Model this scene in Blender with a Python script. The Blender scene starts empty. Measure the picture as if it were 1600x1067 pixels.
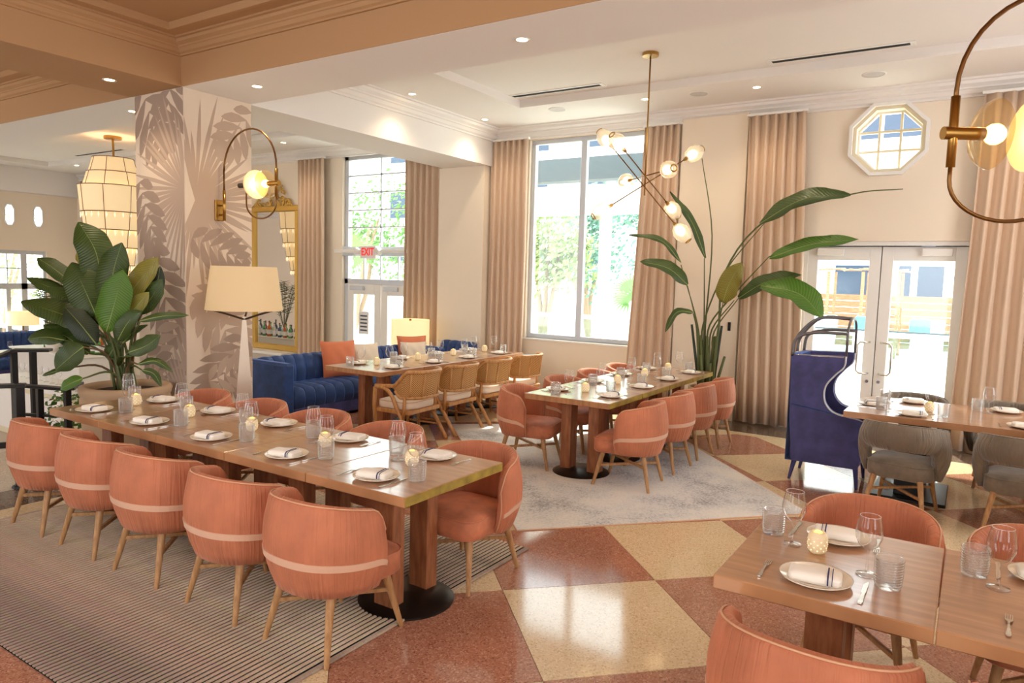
import bpy, bmesh, math, random
from mathutils import Vector, Matrix
random.seed(7)
PI = math.pi
SC = bpy.context.scene
COL = SC.collection

# ------------------------------------------------------------------ camera, sky, sun, exposure
cam_d = bpy.data.cameras.new('camera')
cam = bpy.data.objects.new('camera', cam_d)
COL.objects.link(cam)
F_PX = 1113.1
cam_d.sensor_width = 36.0
cam_d.lens = F_PX / 1600.0 * 36.0
cam_d.clip_start = 0.05
cam_d.clip_end = 300
def _cam_matrix(pitch, roll, az):
    cp, sp = math.cos(pitch), math.sin(pitch)
    r = Vector((1, 0, 0)); d = Vector((0, -sp, -cp)); f = Vector((0, cp, -sp))
    cr, sr = math.cos(roll), math.sin(roll)
    rr = cr * r + sr * d; dd = -sr * r + cr * d
    T = Matrix.Rotation(az, 3, 'Z')
    rr, dd, f = T @ rr, T @ dd, T @ f
    m = Matrix((rr, -dd, -f)).transposed().to_4x4()
    m.translation = Vector((0, 0, 1.92))
    return m
cam.matrix_world = _cam_matrix(math.radians(5.18), math.radians(-1.5975), math.radians(32.9))
SC.camera = cam

w = bpy.data.worlds.new('sky'); SC.world = w; w.use_nodes = True
bg = w.node_tree.nodes['Background']
bg.inputs['Color'].default_value = (0.93, 0.96, 1.0, 1)
bg.inputs['Strength'].default_value = 4.4
sd = bpy.data.lights.new('sun', 'SUN'); sd.energy = 7.0; sd.angle = math.radians(1.5); sd.color = (1.0, .95, .88)
so = bpy.data.objects.new('sun', sd); COL.objects.link(so)
so.rotation_euler = (math.radians(38), 0, math.radians(200))
SC.view_settings.view_transform = 'Standard'
SC.view_settings.look = 'None'
SC.view_settings.exposure = 0.6
SC.view_settings.gamma = 1.0
SC.view_settings.use_curve_mapping = False
SC.cycles.max_bounces = 8
SC.cycles.diffuse_bounces = 4
SC.cycles.glossy_bounces = 4
SC.cycles.transparent_max_bounces = 16
SC.cycles.transmission_bounces = 6
SC.cycles.sample_clamp_indirect = 6.0

# ------------------------------------------------------------------ helpers
def s2l(c):
    return tuple(((x / 255) / 12.92 if x / 255 <= .04045 else (((x / 255) + .055) / 1.055) ** 2.4) for x in c) + (1.0,)

MATS = {}
def mat(name, rgb, rough=.5, metal=0.0, sheen=0.0, emit=None, estr=0.0, spec=.5, coat=0.0, sheen_tint=None):
    m = bpy.data.materials.new(name); m.use_nodes = True
    b = m.node_tree.nodes['Principled BSDF']
    b.inputs['Base Color'].default_value = s2l(rgb)
    b.inputs['Roughness'].default_value = rough
    b.inputs['Metallic'].default_value = metal
    b.inputs['Specular IOR Level'].default_value = spec
    if sheen:
        b.inputs['Sheen Weight'].default_value = sheen
        b.inputs['Sheen Roughness'].default_value = .35
        if sheen_tint: b.inputs['Sheen Tint'].default_value = s2l(sheen_tint)
    if coat:
        b.inputs['Coat Weight'].default_value = coat
        b.inputs['Coat Roughness'].default_value = .12
    if emit:
        b.inputs['Emission Color'].default_value = s2l(emit)
        b.inputs['Emission Strength'].default_value = estr
    MATS[name] = m
    return m

def nodes(m):
    nt = m.node_tree
    return nt, nt.nodes, nt.links, nt.nodes['Principled BSDF']

def add_noise_color(m, c1, c2, scale=5.0, detail=4.0, stretch=(1, 1, 1), lo=.35, hi=.65, coord='Object', rough=.55):
    nt, N, L, b = nodes(m)
    tc = N.new('ShaderNodeTexCoord'); mp = N.new('ShaderNodeMapping'); mp.inputs['Scale'].default_value = stretch
    nz = N.new('ShaderNodeTexNoise'); nz.inputs['Scale'].default_value = scale; nz.inputs['Detail'].default_value = detail
    nz.inputs['Roughness'].default_value = rough
    cr = N.new('ShaderNodeValToRGB')
    cr.color_ramp.elements[0].position = lo; cr.color_ramp.elements[1].position = hi
    cr.color_ramp.elements[0].color = s2l(c1); cr.color_ramp.elements[1].color = s2l(c2)
    L.new(tc.outputs[coord], mp.inputs['Vector']); L.new(mp.outputs[0], nz.inputs['Vector'])
    L.new(nz.outputs['Fac'], cr.inputs[0]); L.new(cr.outputs[0], b.inputs['Base Color'])
    return nz, cr, mp

def add_bump(m, scale=30.0, strength=.2, dist=.01, stretch=(1, 1, 1), coord='Object', detail=3.0):
    nt, N, L, b = nodes(m)
    tc = N.new('ShaderNodeTexCoord'); mp = N.new('ShaderNodeMapping'); mp.inputs['Scale'].default_value = stretch
    nz = N.new('ShaderNodeTexNoise'); nz.inputs['Scale'].default_value = scale; nz.inputs['Detail'].default_value = detail
    bp = N.new('ShaderNodeBump'); bp.inputs['Strength'].default_value = strength; bp.inputs['Distance'].default_value = dist
    L.new(tc.outputs[coord], mp.inputs['Vector']); L.new(mp.outputs[0], nz.inputs['Vector'])
    L.new(nz.outputs['Fac'], bp.inputs['Height']); L.new(bp.outputs[0], b.inputs['Normal'])
    return bp

def thin_glass(name, rgb=(255, 255, 255), refl=1.0, tint=.97, milk=0.0, pwr=3.0):
    m = bpy.data.materials.new(name); m.use_nodes = True
    N, L = m.node_tree.nodes, m.node_tree.links
    N.remove(N['Principled BSDF'])
    out = N['Material Output']
    tr = N.new('ShaderNodeBsdfTransparent'); tr.inputs[0].default_value = tuple(x * tint for x in s2l(rgb)[:3]) + (1,)
    gl = N.new('ShaderNodeBsdfGlossy'); gl.inputs['Roughness'].default_value = .03
    lw = N.new('ShaderNodeLayerWeight'); lw.inputs['Blend'].default_value = .5
    pw = N.new('ShaderNodeMath'); pw.operation = 'POWER'; pw.inputs[1].default_value = pwr
    mr = N.new('ShaderNodeMath'); mr.operation = 'MULTIPLY_ADD'; mr.inputs[1].default_value = refl; mr.inputs[2].default_value = .035
    mx = N.new('ShaderNodeMixShader')
    L.new(lw.outputs['Facing'], pw.inputs[0]); L.new(pw.outputs[0], mr.inputs[0]); L.new(mr.outputs[0], mx.inputs[0])
    if milk:      # cloudy body: part of the light is scattered through
        df = N.new('ShaderNodeBsdfTranslucent'); df.inputs[0].default_value = (.95, .94, .92, 1)
        d2 = N.new('ShaderNodeBsdfDiffuse'); d2.inputs[0].default_value = (.95, .94, .92, 1)
        m2 = N.new('ShaderNodeMixShader'); m3 = N.new('ShaderNodeMixShader'); m3.inputs[0].default_value = milk
        L.new(df.outputs[0], m2.inputs[1]); L.new(d2.outputs[0], m2.inputs[2])
        L.new(tr.outputs[0], m3.inputs[1]); L.new(m2.outputs[0], m3.inputs[2]); L.new(m3.outputs[0], mx.inputs[1])
    else: L.new(tr.outputs[0], mx.inputs[1])
    L.new(gl.outputs[0], mx.inputs[2]); L.new(mx.outputs[0], out.inputs[0])
    MATS[name] = m
    return m

class MB:
    """collects geometry for ONE mesh object"""
    def __init__(s):
        s.v = []; s.f = []; s.uv = None
    def add(s, vs, fs):
        o = len(s.v); s.v += [tuple(p) for p in vs]; s.f += [tuple(i + o for i in f) for f in fs]
        return s
    def box(s, x0, x1, y0, y1, z0, z1, c=0.0, M=None):
        if c <= 0:
            vs = [(x, y, z) for z in (z0, z1) for y in (y0, y1) for x in (x0, x1)]
            fs = [(0, 2, 3, 1), (4, 5, 7, 6), (0, 1, 5, 4), (2, 6, 7, 3), (0, 4, 6, 2), (1, 3, 7, 5)]
        else:
            vs = []; ids = {}
            for i, x in enumerate((x0, x1)):
                for j, y in enumerate((y0, y1)):
                    for k, z in enumerate((z0, z1)):
                        sx = c if i == 0 else -c; sy = c if j == 0 else -c; sz = c if k == 0 else -c
                        for a, p in enumerate(((x, y + sy, z + sz), (x + sx, y, z + sz), (x + sx, y + sy, z))):
                            ids[(i, j, k, a)] = len(vs); vs.append(p)
            q = lambda *t: ids[t]
            fs = []
            for i in (0, 1):
                fs.append((q(i,0,0,0), q(i,1,0,0), q(i,1,1,0), q(i,0,1,0)))
                fs.append((q(0,i,0,1), q(1,i,0,1), q(1,i,1,1), q(0,i,1,1)))
                fs.append((q(0,0,i,2), q(1,0,i,2), q(1,1,i,2), q(0,1,i,2)))
            for a in (0, 1):
                for b_ in (0, 1):
                    fs.append((q(a,b_,0,0), q(a,b_,1,0), q(a,b_,1,1), q(a,b_,0,1)))
                    fs.append((q(a,0,b_,0), q(a,1,b_,0), q(a,1,b_,2), q(a,0,b_,2)))
                    fs.append((q(0,a,b_,1), q(1,a,b_,1), q(1,a,b_,2), q(0,a,b_,2)))
            for i in (0, 1):
                for j in (0, 1):
                    for k in (0, 1):
                        fs.append((q(i,j,k,0), q(i,j,k,1), q(i,j,k,2)))
        if M is not None: vs = [tuple(M @ Vector(p)) for p in vs]
        return s.add(vs, fs)
    def cyl(s, p0, p1, r0, r1=None, n=12, cap=True):
        r1 = r0 if r1 is None else r1
        p0, p1 = Vector(p0), Vector(p1); d = (p1 - p0).normalized()
        a = d.orthogonal().normalized(); b = d.cross(a)
        vs = []
        for p, r in ((p0, r0), (p1, r1)):
            for i in range(n):
                t = 2 * PI * i / n
                vs.append(p + (a * math.cos(t) + b * math.sin(t)) * r)
        fs = [(i, (i + 1) % n, n + (i + 1) % n, n + i) for i in range(n)]
        if cap: fs += [tuple(reversed(range(n))), tuple(range(n, 2 * n))]
        return s.add(vs, fs)
    def tube(s, pts, r, n=8, closed=False, cap=True):
        pts = [Vector(p) for p in pts]; m = len(pts)
        rs = r if isinstance(r, (list, tuple)) else [r] * m
        vs = []; prev = None
        for i, p in enumerate(pts):
            if closed: d = pts[(i + 1) % m] - pts[i - 1]
            else: d = pts[min(i + 1, m - 1)] - pts[max(i - 1, 0)]
            d = d.normalized() if d.length > 1e-9 else Vector((0, 0, 1))
            if prev is None: a = d.orthogonal().normalized()
            else:
                a = prev - d * prev.dot(d)
                a = a.normalized() if a.length > 1e-6 else d.orthogonal().normalized()
            prev = a; b = d.cross(a)
            for k in range(n):
                t = 2 * PI * k / n
                vs.append(p + (a * math.cos(t) + b * math.sin(t)) * rs[i])
        fs = []
        for i in range(m if closed else m - 1):
            j = (i + 1) % m
            for k in range(n):
                fs.append((i * n + k, i * n + (k + 1) % n, j * n + (k + 1) % n, j * n + k))
        if cap and not closed: fs += [tuple(reversed(range(n))), tuple(range((m - 1) * n, m * n))]
        return s.add(vs, fs)
    def lathe(s, prof, n=20, c=(0, 0, 0), cap0=True, cap1=True):
        vs = []
        for r, z in prof:
            for i in range(n):
                t = 2 * PI * i / n
                vs.append((c[0] + r * math.cos(t), c[1] + r * math.sin(t), c[2] + z))
        fs = []
        for j in range(len(prof) - 1):
            for i in range(n):
                fs.append((j * n + i, j * n + (i + 1) % n, (j + 1) * n + (i + 1) % n, (j + 1) * n + i))
        if cap0: fs.append(tuple(reversed(range(n))))
        if cap1: fs.append(tuple(range((len(prof) - 1) * n, len(prof) * n)))
        return s.add(vs, fs)
    def prism(s, poly, z0, z1):
        n = len(poly)
        vs = [(x, y, z0) for x, y in poly] + [(x, y, z1) for x, y in poly]
        fs = [tuple(reversed(range(n))), tuple(range(n, 2 * n))] + [(i, (i + 1) % n, n + (i + 1) % n, n + i) for i in range(n)]
        return s.add(vs, fs)
    def loft(s, rings, cap=True, closed=True):
        n = len(rings[0]); vs = [p for r in rings for p in r]; fs = []
        for j in range(len(rings) - 1):
            for i in range(n if closed else n - 1):
                k = (i + 1) % n
                fs.append((j * n + i, j * n + k, (j + 1) * n + k, (j + 1) * n + i))
        if cap and closed: fs += [tuple(reversed(range(n))), tuple(range((len(rings) - 1) * n, len(rings) * n))]
        return s.add(vs, fs)
    def sphere(s, c, r, n=14, m=8, sc=(1, 1, 1)):
        prof = [(max(1e-4, r * math.sin(PI * j / m)), -r * math.cos(PI * j / m)) for j in range(m + 1)]
        vs = []; fs = []
        for rr, z in prof:
            for i in range(n):
                t = 2 * PI * i / n
                vs.append((c[0] + rr * math.cos(t) * sc[0], c[1] + rr * math.sin(t) * sc[1], c[2] + z * sc[2]))
        for j in range(m):
            for i in range(n):
                fs.append((j * n + i, j * n + (i + 1) % n, (j + 1) * n + (i + 1) % n, (j + 1) * n + i))
        return s.add(vs, fs)
    def mesh(s, name, m=None, smooth=False, autosm=None):
        me = bpy.data.meshes.new(name); me.from_pydata(s.v, [], s.f); me.update()
        bm = bmesh.new(); bm.from_mesh(me)
        bmesh.ops.recalc_face_normals(bm, faces=bm.faces)
        bm.to_mesh(me); bm.free()
        if m is not None: me.materials.append(MATS[m] if isinstance(m, str) else m)
        if smooth: me.polygons.foreach_set('use_smooth', [True] * len(me.polygons))
        if autosm is not None:
            me.polygons.foreach_set('use_smooth', [True] * len(me.polygons))
            me.set_sharp_from_angle(angle=math.radians(autosm))
        return me
    def build(s, name, m, parent=None, smooth=False, autosm=None):
        o = bpy.data.objects.new(name, s.mesh(name, m, smooth, autosm)); COL.objects.link(o)
        if parent is not None: o.parent = parent
        return o

def tag(o, label=None, cat=None, group=None, kind=None):
    if label: o['label'] = label
    if cat: o['category'] = cat
    if group: o['group'] = group
    if kind: o['kind'] = kind
    return o
def thing(name, label, cat, loc=(0, 0, 0), rz=0.0, group=None, kind=None):
    o = bpy.data.objects.new(name, None); COL.objects.link(o)
    o.empty_display_size = .1
    o.location = loc; o.rotation_euler = (0, 0, rz)
    return tag(o, label, cat, group, kind)
def struct(o): o['kind'] = 'structure'; return o
KIDS = {}
def dup(root, loc, rz=None, label=None, group=None):
    r = root.copy(); COL.objects.link(r); r.location = loc
    if rz is not None: r.rotation_euler = (0, 0, rz)
    if label: r['label'] = label
    if group: r['group'] = group
    key = root.name
    if key not in KIDS:
        KIDS[key] = [(ch, list(ch.children)) for ch in root.children]
    for ch, gs in KIDS[key]:
        c = ch.copy(); COL.objects.link(c); c.parent = r
        for g in gs:
            d = g.copy(); COL.objects.link(d); d.parent = c
    return r
def shared(name, me, parent=None, loc=(0, 0, 0), rot=(0, 0, 0)):
    o = bpy.data.objects.new(name, me); COL.objects.link(o)
    o.location = loc; o.rotation_euler = rot
    if parent is not None: o.parent = parent
    return o
def catmull(pts, k=6):
    P = [Vector(p) for p in pts]
    P = [P[0] * 2 - P[1]] + P + [P[-1] * 2 - P[-2]]
    out = []
    for i in range(1, len(P) - 2):
        for j in range(k):
            t = j / k
            a, b, c, d = P[i - 1], P[i], P[i + 1], P[i + 2]
            out.append(.5 * ((2 * b) + (c - a) * t + (2 * a - 5 * b + 4 * c - d) * t * t + (3 * b - a - 3 * c + d) * t ** 3))
    out.append(P[-2])
    return out
def smooth01(t): t = max(0, min(1, t)); return t * t * (3 - 2 * t)
ORD = ['first', 'second', 'third', 'fourth', 'fifth', 'sixth', 'seventh', 'eighth', 'ninth', 'tenth', 'eleventh', 'twelfth']

# ------------------------------------------------------------------ materials
mat('wall', (240, 225, 204), .75, spec=.2)
mat('ceiling', (238, 232, 226), .8, spec=.2)
mat('ceiling_warm_shade', (184, 144, 104), .8, spec=.2)  # ceiling colour with the near bay's warm light and shade mixed in
mat('white_paint', (240, 236, 230), .45)
mat('cream_paint', (226, 214, 184), .5)
mat('alu', (200, 203, 208), .4, .3)
mat('mural_base', (224, 206, 186), .8, spec=.2)
mat('mural_mid', (188, 165, 146), .8, spec=.2)
mat('mural_dark', (166, 144, 128), .8, spec=.2)
mat('curtain', (214, 186, 160), .8, sheen=.3)
add_bump(MATS['curtain'], 400, .12, .002, (1, 1, .3))
mat('velvet_pink', (192, 118, 86), .62, sheen=.5, sheen_tint=(255, 190, 160), spec=.25)
mat('piping', (214, 166, 130), .6)
mat('strap', (216, 172, 144), .7, sheen=.3)
mat('velvet_blue', (46, 70, 120), .55, sheen=.6, sheen_tint=(120, 150, 230), spec=.25)
mat('velvet_navy', (72, 72, 118), .6, sheen=.55, sheen_tint=(120, 120, 210), spec=.25)
mat('fabric_grey', (122, 108, 92), .75, sheen=.4)
mat('oak', (178, 132, 86), .45)
add_noise_color(MATS['oak'], (160, 114, 70), (192, 148, 100), 6, 5, (8, 8, 1.2))
mat('table_wood', (160, 108, 72), .3, coat=1.0)
add_noise_color(MATS['table_wood'], (164, 114, 76), (188, 136, 94), 3.0, 4, (1, 10, 1))
mat('table_wood2', (160, 108, 72), .28, coat=1.0)
add_noise_color(MATS['table_wood2'], (164, 114, 76), (188, 136, 94), 3.0, 4, (10, 1, 1))
mat('post_wood', (158, 98, 62), .45)
add_noise_color(MATS['post_wood'], (136, 80, 48), (172, 110, 72), 5, 5, (6, 6, 1))
mat('olive_reflection', (160, 134, 52), .4)  # olive tint reflected by the table edge, painted as a colour
add_noise_color(MATS['olive_reflection'], (132, 108, 44), (178, 152, 62), 8, 6)
mat('iron', (52, 46, 42), .35, .8)
mat('black_metal', (32, 30, 30), .45, .3)
mat('brass', (176, 136, 72), .28, 1.0)
mat('brass_dark', (128, 92, 54), .35, 1.0)
mat('gold', (206, 166, 84), .4, .75)
add_bump(MATS['gold'], 40, .3, .01)
mat('steel', (210, 206, 198), .22, 1.0)
mat('porcelain', (240, 226, 206), .18, coat=.3)
mat('linen', (246, 238, 226), .85, sheen=.2)
mat('navy_stripe', (48, 52, 98), .85)
mat('candle_cream', (226, 204, 172), .5, emit=(255, 226, 150), estr=.12)
mat('candle_hole', (252, 242, 220), .6, emit=(255, 230, 170), estr=.5)
mat('flame', (255, 214, 90), .5, emit=(255, 206, 96), estr=2.0)
mat('cane', (196, 146, 84), .6)
mat('cane_frame', (186, 132, 72), .4, coat=.2)
add_noise_color(MATS['cane_frame'], (170, 116, 60), (202, 148, 88), 6, 4, (5, 5, 1))
mat('cushion_cream', (238, 220, 198), .85, sheen=.2)
mat('pillow_coral', (216, 124, 86), .8, sheen=.4)
mat('pillow_cream', (232, 212, 188), .85, sheen=.2)
mat('lamp_shade', (226, 200, 158), .8, emit=(255, 214, 150), estr=.12)
mat('lamp_shade_lit', (250, 232, 190), .8, emit=(255, 222, 160), estr=.45)
mat('lamp_dark', (74, 60, 48), .35, .6)
mat('lamp_light', (206, 190, 170), .35, .5)
mat('leaf', (64, 84, 32), .42, spec=.5)
mat('leaf_bright', (82, 122, 36), .42, spec=.5)
mat('leaf_gold', (140, 132, 52), .42, spec=.5)
mat('leaf_dark', (44, 58, 40), .45, spec=.5)
mat('midrib', (150, 165, 90), .5)
mat('stem', (88, 96, 50), .55)
mat('stem_brown', (112, 84, 54), .7)
mat('clay_pot', (190, 160, 128), .7)
mat('soil', (50, 38, 30), .95)
mat('bulb_glow', (255, 246, 225), .3, emit=(255, 226, 170), estr=3.2)
mat('filament', (255, 240, 200), .3, emit=(255, 214, 140), estr=9)
mat('globe_cream', (250, 228, 180), .35, emit=(255, 210, 130), estr=.25)
mat('downlight_lens', (255, 240, 214), .5, emit=(255, 222, 170), estr=26)
mat('speaker_grille', (206, 200, 196), .7)
mat('vent_dark', (24, 22, 22), .8)
mat('exit_red', (206, 40, 44), .5, emit=(230, 40, 40), estr=.5)
mat('sign_white', (240, 238, 236), .5)
mat('mirror', (236, 236, 236), .02, 1.0)
mat('crystal', (255, 246, 228), .2, emit=(255, 232, 190), estr=.5)
mat('chandelier_fabric', (244, 222, 186), .8, emit=(255, 214, 150), estr=.28)
mat('wire_dark', (120, 92, 60), .5, .5)
mat('white_metal', (240, 240, 240), .4)
mat('terrace', (236, 232, 226), .8)
mat('ext_white', (244, 243, 240), .8)
mat('ext_grey', (74, 84, 92), .6)
mat('ext_wood', (196, 150, 110), .7)
add_noise_color(MATS['ext_wood'], (150, 104, 76), (190, 142, 108), 4, 4, (1, 1, 14))
mat('ext_window', (52, 66, 86), .15)
mat('teal_cushion', (92, 164, 196), .8)
mat('bark', (150, 128, 108), .9)
mat('foliage_lime', (154, 172, 118), .7)
mat('foliage_teal', (112, 150, 134), .7)
mat('foliage_green', (112, 150, 90), .7)
mat('concrete_low', (200, 186, 168), .7)
thin_glass('pane', (246, 252, 250), .35, .98)
thin_glass('glass', (255, 255, 255), .9, 1.0, 0.0, 2.0)
thin_glass('frosted', (255, 248, 236), .4, 1.0, .35)
thin_glass('rail_glass', (232, 246, 245), .4, .98)
mat('cage_grey', (112, 108, 110), .35, .6)
for _n, _c in (('bottle_green', (70, 150, 60)), ('bottle_amber', (190, 96, 30)), ('bottle_dark', (40, 34, 50)), ('bottle_clear', (214, 214, 206)), ('bottle_red', (150, 50, 50)), ('bottle_blue', (60, 80, 130))):
    mat(_n, _c, .15, coat=.4)

thin_glass('tumbler_glass', (255, 255, 255), .95, 1.0, .12, 1.6)
thin_glass('amber_dish', (244, 214, 160), .5, .9, .1)
# gathered velvet: stretched noise in the mesh UVs
def _pleats(name, su, strength, mid=.25):
    m = MATS[name]; nt, N, L, b = nodes(m)
    uv = N.new('ShaderNodeUVMap')
    mp = N.new('ShaderNodeMapping'); mp.inputs['Scale'].default_value = (su, 1.1, 1)
    nz = N.new('ShaderNodeTexNoise'); nz.inputs['Scale'].default_value = 1.0; nz.inputs['Detail'].default_value = 3.0; nz.inputs['Distortion'].default_value = .3
    bp = N.new('ShaderNodeBump'); bp.inputs['Strength'].default_value = strength; bp.inputs['Distance'].default_value = .02
    L.new(uv.outputs[0], mp.inputs[0]); L.new(mp.outputs[0], nz.inputs['Vector'])
    # the gathers gather at the lower hem and the rim, the middle is pulled smooth
    sp = N.new('ShaderNodeSeparateXYZ'); mk = N.new('ShaderNodeValToRGB'); ml = N.new('ShaderNodeMath'); ml.operation = 'MULTIPLY'
    el = mk.color_ramp.elements; el[0].position = 0; el[0].color = (1, 1, 1, 1); el[1].position = 1; el[1].color = (.6, .6, .6, 1)
    for q, vv in ((.3, .9), (.5, mid), (.85, mid)): k = el.new(q); k.color = (vv, vv, vv, 1)
    L.new(uv.outputs[0], sp.inputs[0]); L.new(sp.outputs[1], mk.inputs[0]); L.new(nz.outputs['Fac'], ml.inputs[0]); L.new(mk.outputs[0], ml.inputs[1])
    L.new(ml.outputs[0], bp.inputs['Height']); L.new(bp.outputs[0], b.inputs['Normal'])
    # worn nap: soft lighter and darker patches of the pile
    tc = N.new('ShaderNodeTexCoord'); n2 = N.new('ShaderNodeTexNoise'); n2.inputs['Scale'].default_value = 5; n2.inputs['Detail'].default_value = 3
    base = b.inputs['Base Color'].default_value[:]
    cr = N.new('ShaderNodeValToRGB')
    cr.color_ramp.elements[0].position = .3; cr.color_ramp.elements[1].position = .7
    cr.color_ramp.elements[0].color = tuple(x * .82 for x in base[:3]) + (1,)
    cr.color_ramp.elements[1].color = tuple(min(1, x * 1.14) for x in base[:3]) + (1,)
    L.new(tc.outputs['Object'], n2.inputs['Vector']); L.new(n2.outputs['Fac'], cr.inputs[0]); L.new(cr.outputs[0], b.inputs['Base Color'])
mat('velvet_pink_pleat', (192, 118, 86), .62, sheen=.5, sheen_tint=(255, 190, 160), spec=.25)
_pleats('velvet_pink_pleat', 34, 1.0, .42)
mat('fabric_grey_pleat', (122, 108, 92), .75, sheen=.4)
_pleats('fabric_grey_pleat', 34, 1.0, .9)
for _n in ('velvet_pink', 'velvet_blue', 'velvet_navy', 'fabric_grey'):
    _m = MATS[_n]; _b = _m.node_tree.nodes['Principled BSDF'].inputs['Base Color'].default_value
    _c = [((x * 12.92) if x <= .0031308 else 1.055 * x ** (1 / 2.4) - .055) * 255 for x in _b[:3]]
    add_noise_color(_m, [x * .88 for x in _c], [min(255, x * 1.1) for x in _c], 7, 3)

def _terrazzo(name, base, chips, dark):
    m = mat(name, base, .16, spec=.5)
    nt, N, L, b = nodes(m)
    tc = N.new('ShaderNodeTexCoord'); vo = N.new('ShaderNodeTexVoronoi'); vo.inputs['Scale'].default_value = 130
    cr = N.new('ShaderNodeValToRGB'); e = cr.color_ramp.elements
    e[0].position = .1; e[0].color = s2l(dark); e[1].position = .9; e[1].color = s2l(chips)
    k = e.new(.35); k.color = s2l(base); k = e.new(.65); k.color = s2l(base)
    nz = N.new('ShaderNodeTexNoise'); nz.inputs['Scale'].default_value = 1.3; nz.inputs['Detail'].default_value = 4
    mx = N.new('ShaderNodeMix'); mx.data_type = 'RGBA'; mx.blend_type = 'MULTIPLY'; mx.inputs[0].default_value = .35
    cr2 = N.new('ShaderNodeValToRGB'); cr2.color_ramp.elements[0].position = .3; cr2.color_ramp.elements[1].position = .7
    cr2.color_ramp.elements[0].color = (.72, .7, .68, 1); cr2.color_ramp.elements[1].color = (1, 1, 1, 1)
    L.new(tc.outputs['Object'], vo.inputs['Vector']); L.new(vo.outputs['Color'], cr.inputs[0])
    L.new(tc.outputs['Object'], nz.inputs['Vector']); L.new(nz.outputs['Fac'], cr2.inputs[0])
    L.new(cr.outputs[0], mx.inputs[6]); L.new(cr2.outputs[0], mx.inputs[7]); L.new(mx.outputs[2], b.inputs['Base Color'])
    L.new(cr2.outputs[0], b.inputs['Roughness']); 
    mth = N.new('ShaderNodeMapRange'); mth.inputs['To Min'].default_value = .13; mth.inputs['To Max'].default_value = .05
    L.new(nz.outputs['Fac'], mth.inputs[0]); L.new(mth.outputs[0], b.inputs['Roughness'])
_terrazzo('tile_red', (174, 118, 94), (202, 154, 130), (132, 84, 66))
_terrazzo('tile_cream', (224, 198, 158), (238, 218, 184), (194, 162, 122))
_terrazzo('tile_dark', (112, 92, 78), (150, 130, 112), (76, 60, 52))
_terrazzo('tile_grey', (206, 194, 178), (228, 218, 202), (176, 160, 142))
mat('joint', (150, 120, 84), .4, .4)

def _rug_stripe():
    m = mat('rug_stripe', (120, 106, 96), .95, spec=.1); nt, N, L, b = nodes(m)
    tc = N.new('ShaderNodeTexCoord'); n1 = N.new('ShaderNodeTexNoise'); n1.inputs['Scale'].default_value = 1.4; n1.inputs['Detail'].default_value = 5
    mp = N.new('ShaderNodeMapping'); mp.inputs['Scale'].default_value = (3.0, .8, 1)
    cr = N.new('ShaderNodeValToRGB'); e = cr.color_ramp.elements
    e[0].position = .3; e[0].color = s2l((118, 106, 104)); e[1].position = .7; e[1].color = s2l((230, 208, 180))
    k = e.new(.5); k.color = s2l((182, 162, 144))
    nf = N.new('ShaderNodeTexNoise'); nf.inputs['Scale'].default_value = 90; nf.inputs['Detail'].default_value = 2
    mx = N.new('ShaderNodeMix'); mx.data_type = 'RGBA'; mx.blend_type = 'OVERLAY'; mx.inputs[0].default_value = .4
    L.new(tc.outputs['Object'], mp.inputs[0]); L.new(mp.outputs[0], n1.inputs['Vector']); L.new(n1.outputs['Fac'], cr.inputs[0])
    L.new(tc.outputs['Object'], nf.inputs['Vector'])
    L.new(cr.outputs[0], mx.inputs[6]); L.new(nf.outputs['Color'], mx.inputs[7]); L.new(mx.outputs[2], b.inputs['Base Color'])
_rug_stripe()
mat('rug_groove', (26, 23, 23), .95, spec=.1)
def _rug_pale():
    m = mat('rug_pale', (206, 198, 192), .95, spec=.1); nt, N, L, b = nodes(m)
    tc = N.new('ShaderNodeTexCoord')
    n1 = N.new('ShaderNodeTexNoise'); n1.inputs['Scale'].default_value = 60; n1.inputs['Detail'].default_value = 6; n1.inputs['Roughness'].default_value = .7
    n2 = N.new('ShaderNodeTexNoise'); n2.inputs['Scale'].default_value = 1.6; n2.inputs['Detail'].default_value = 4
    ad = N.new('ShaderNodeMath'); ad.operation = 'ADD'
    cr = N.new('ShaderNodeValToRGB'); e = cr.color_ramp.elements
    e[0].position = .78; e[0].color = s2l((146, 140, 144)); e[1].position = 1.12; e[1].color = s2l((232, 220, 206))
    k = e.new(.95); k.color = s2l((212, 203, 196))
    sc = N.new('ShaderNodeMapRange'); sc.inputs['From Min'].default_value = 0; sc.inputs['From Max'].default_value = 2; sc.inputs['To Min'].default_value = 0; sc.inputs['To Max'].default_value = 1
    for q, p in ((0, .38), (1, .5), (2, .62)): pass
    e[0].position = .40; e[1].position = .48; e[2].position = .58
    e[0].color = s2l((156, 152, 154)); e[1].color = s2l((208, 206, 205)); e[2].color = s2l((228, 222, 214))
    L.new(tc.outputs['Object'], n1.inputs['Vector']); L.new(tc.outputs['Object'], n2.inputs['Vector'])
    L.new(n1.outputs['Fac'], ad.inputs[0]); L.new(n2.outputs['Fac'], ad.inputs[1]); L.new(ad.outputs[0], sc.inputs[0])
    L.new(sc.outputs[0], cr.inputs[0]); L.new(cr.outputs[0], b.inputs['Base Color'])
_rug_pale()
mat('zebra_white', (226, 206, 180), .95)
mat('zebra_black', (70, 60, 56), .95)
def _cane():
    m = MATS['cane']; nt, N, L, b = nodes(m)
    uv = N.new('ShaderNodeUVMap'); ck = N.new('ShaderNodeTexChecker'); ck.inputs['Scale'].default_value = 90
    ck.inputs[1].default_value = s2l((206, 156, 92)); ck.inputs[2].default_value = s2l((128, 84, 40))
    L.new(uv.outputs[0], ck.inputs[0]); L.new(ck.outputs[0], b.inputs['Base Color'])
_cane()
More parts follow.
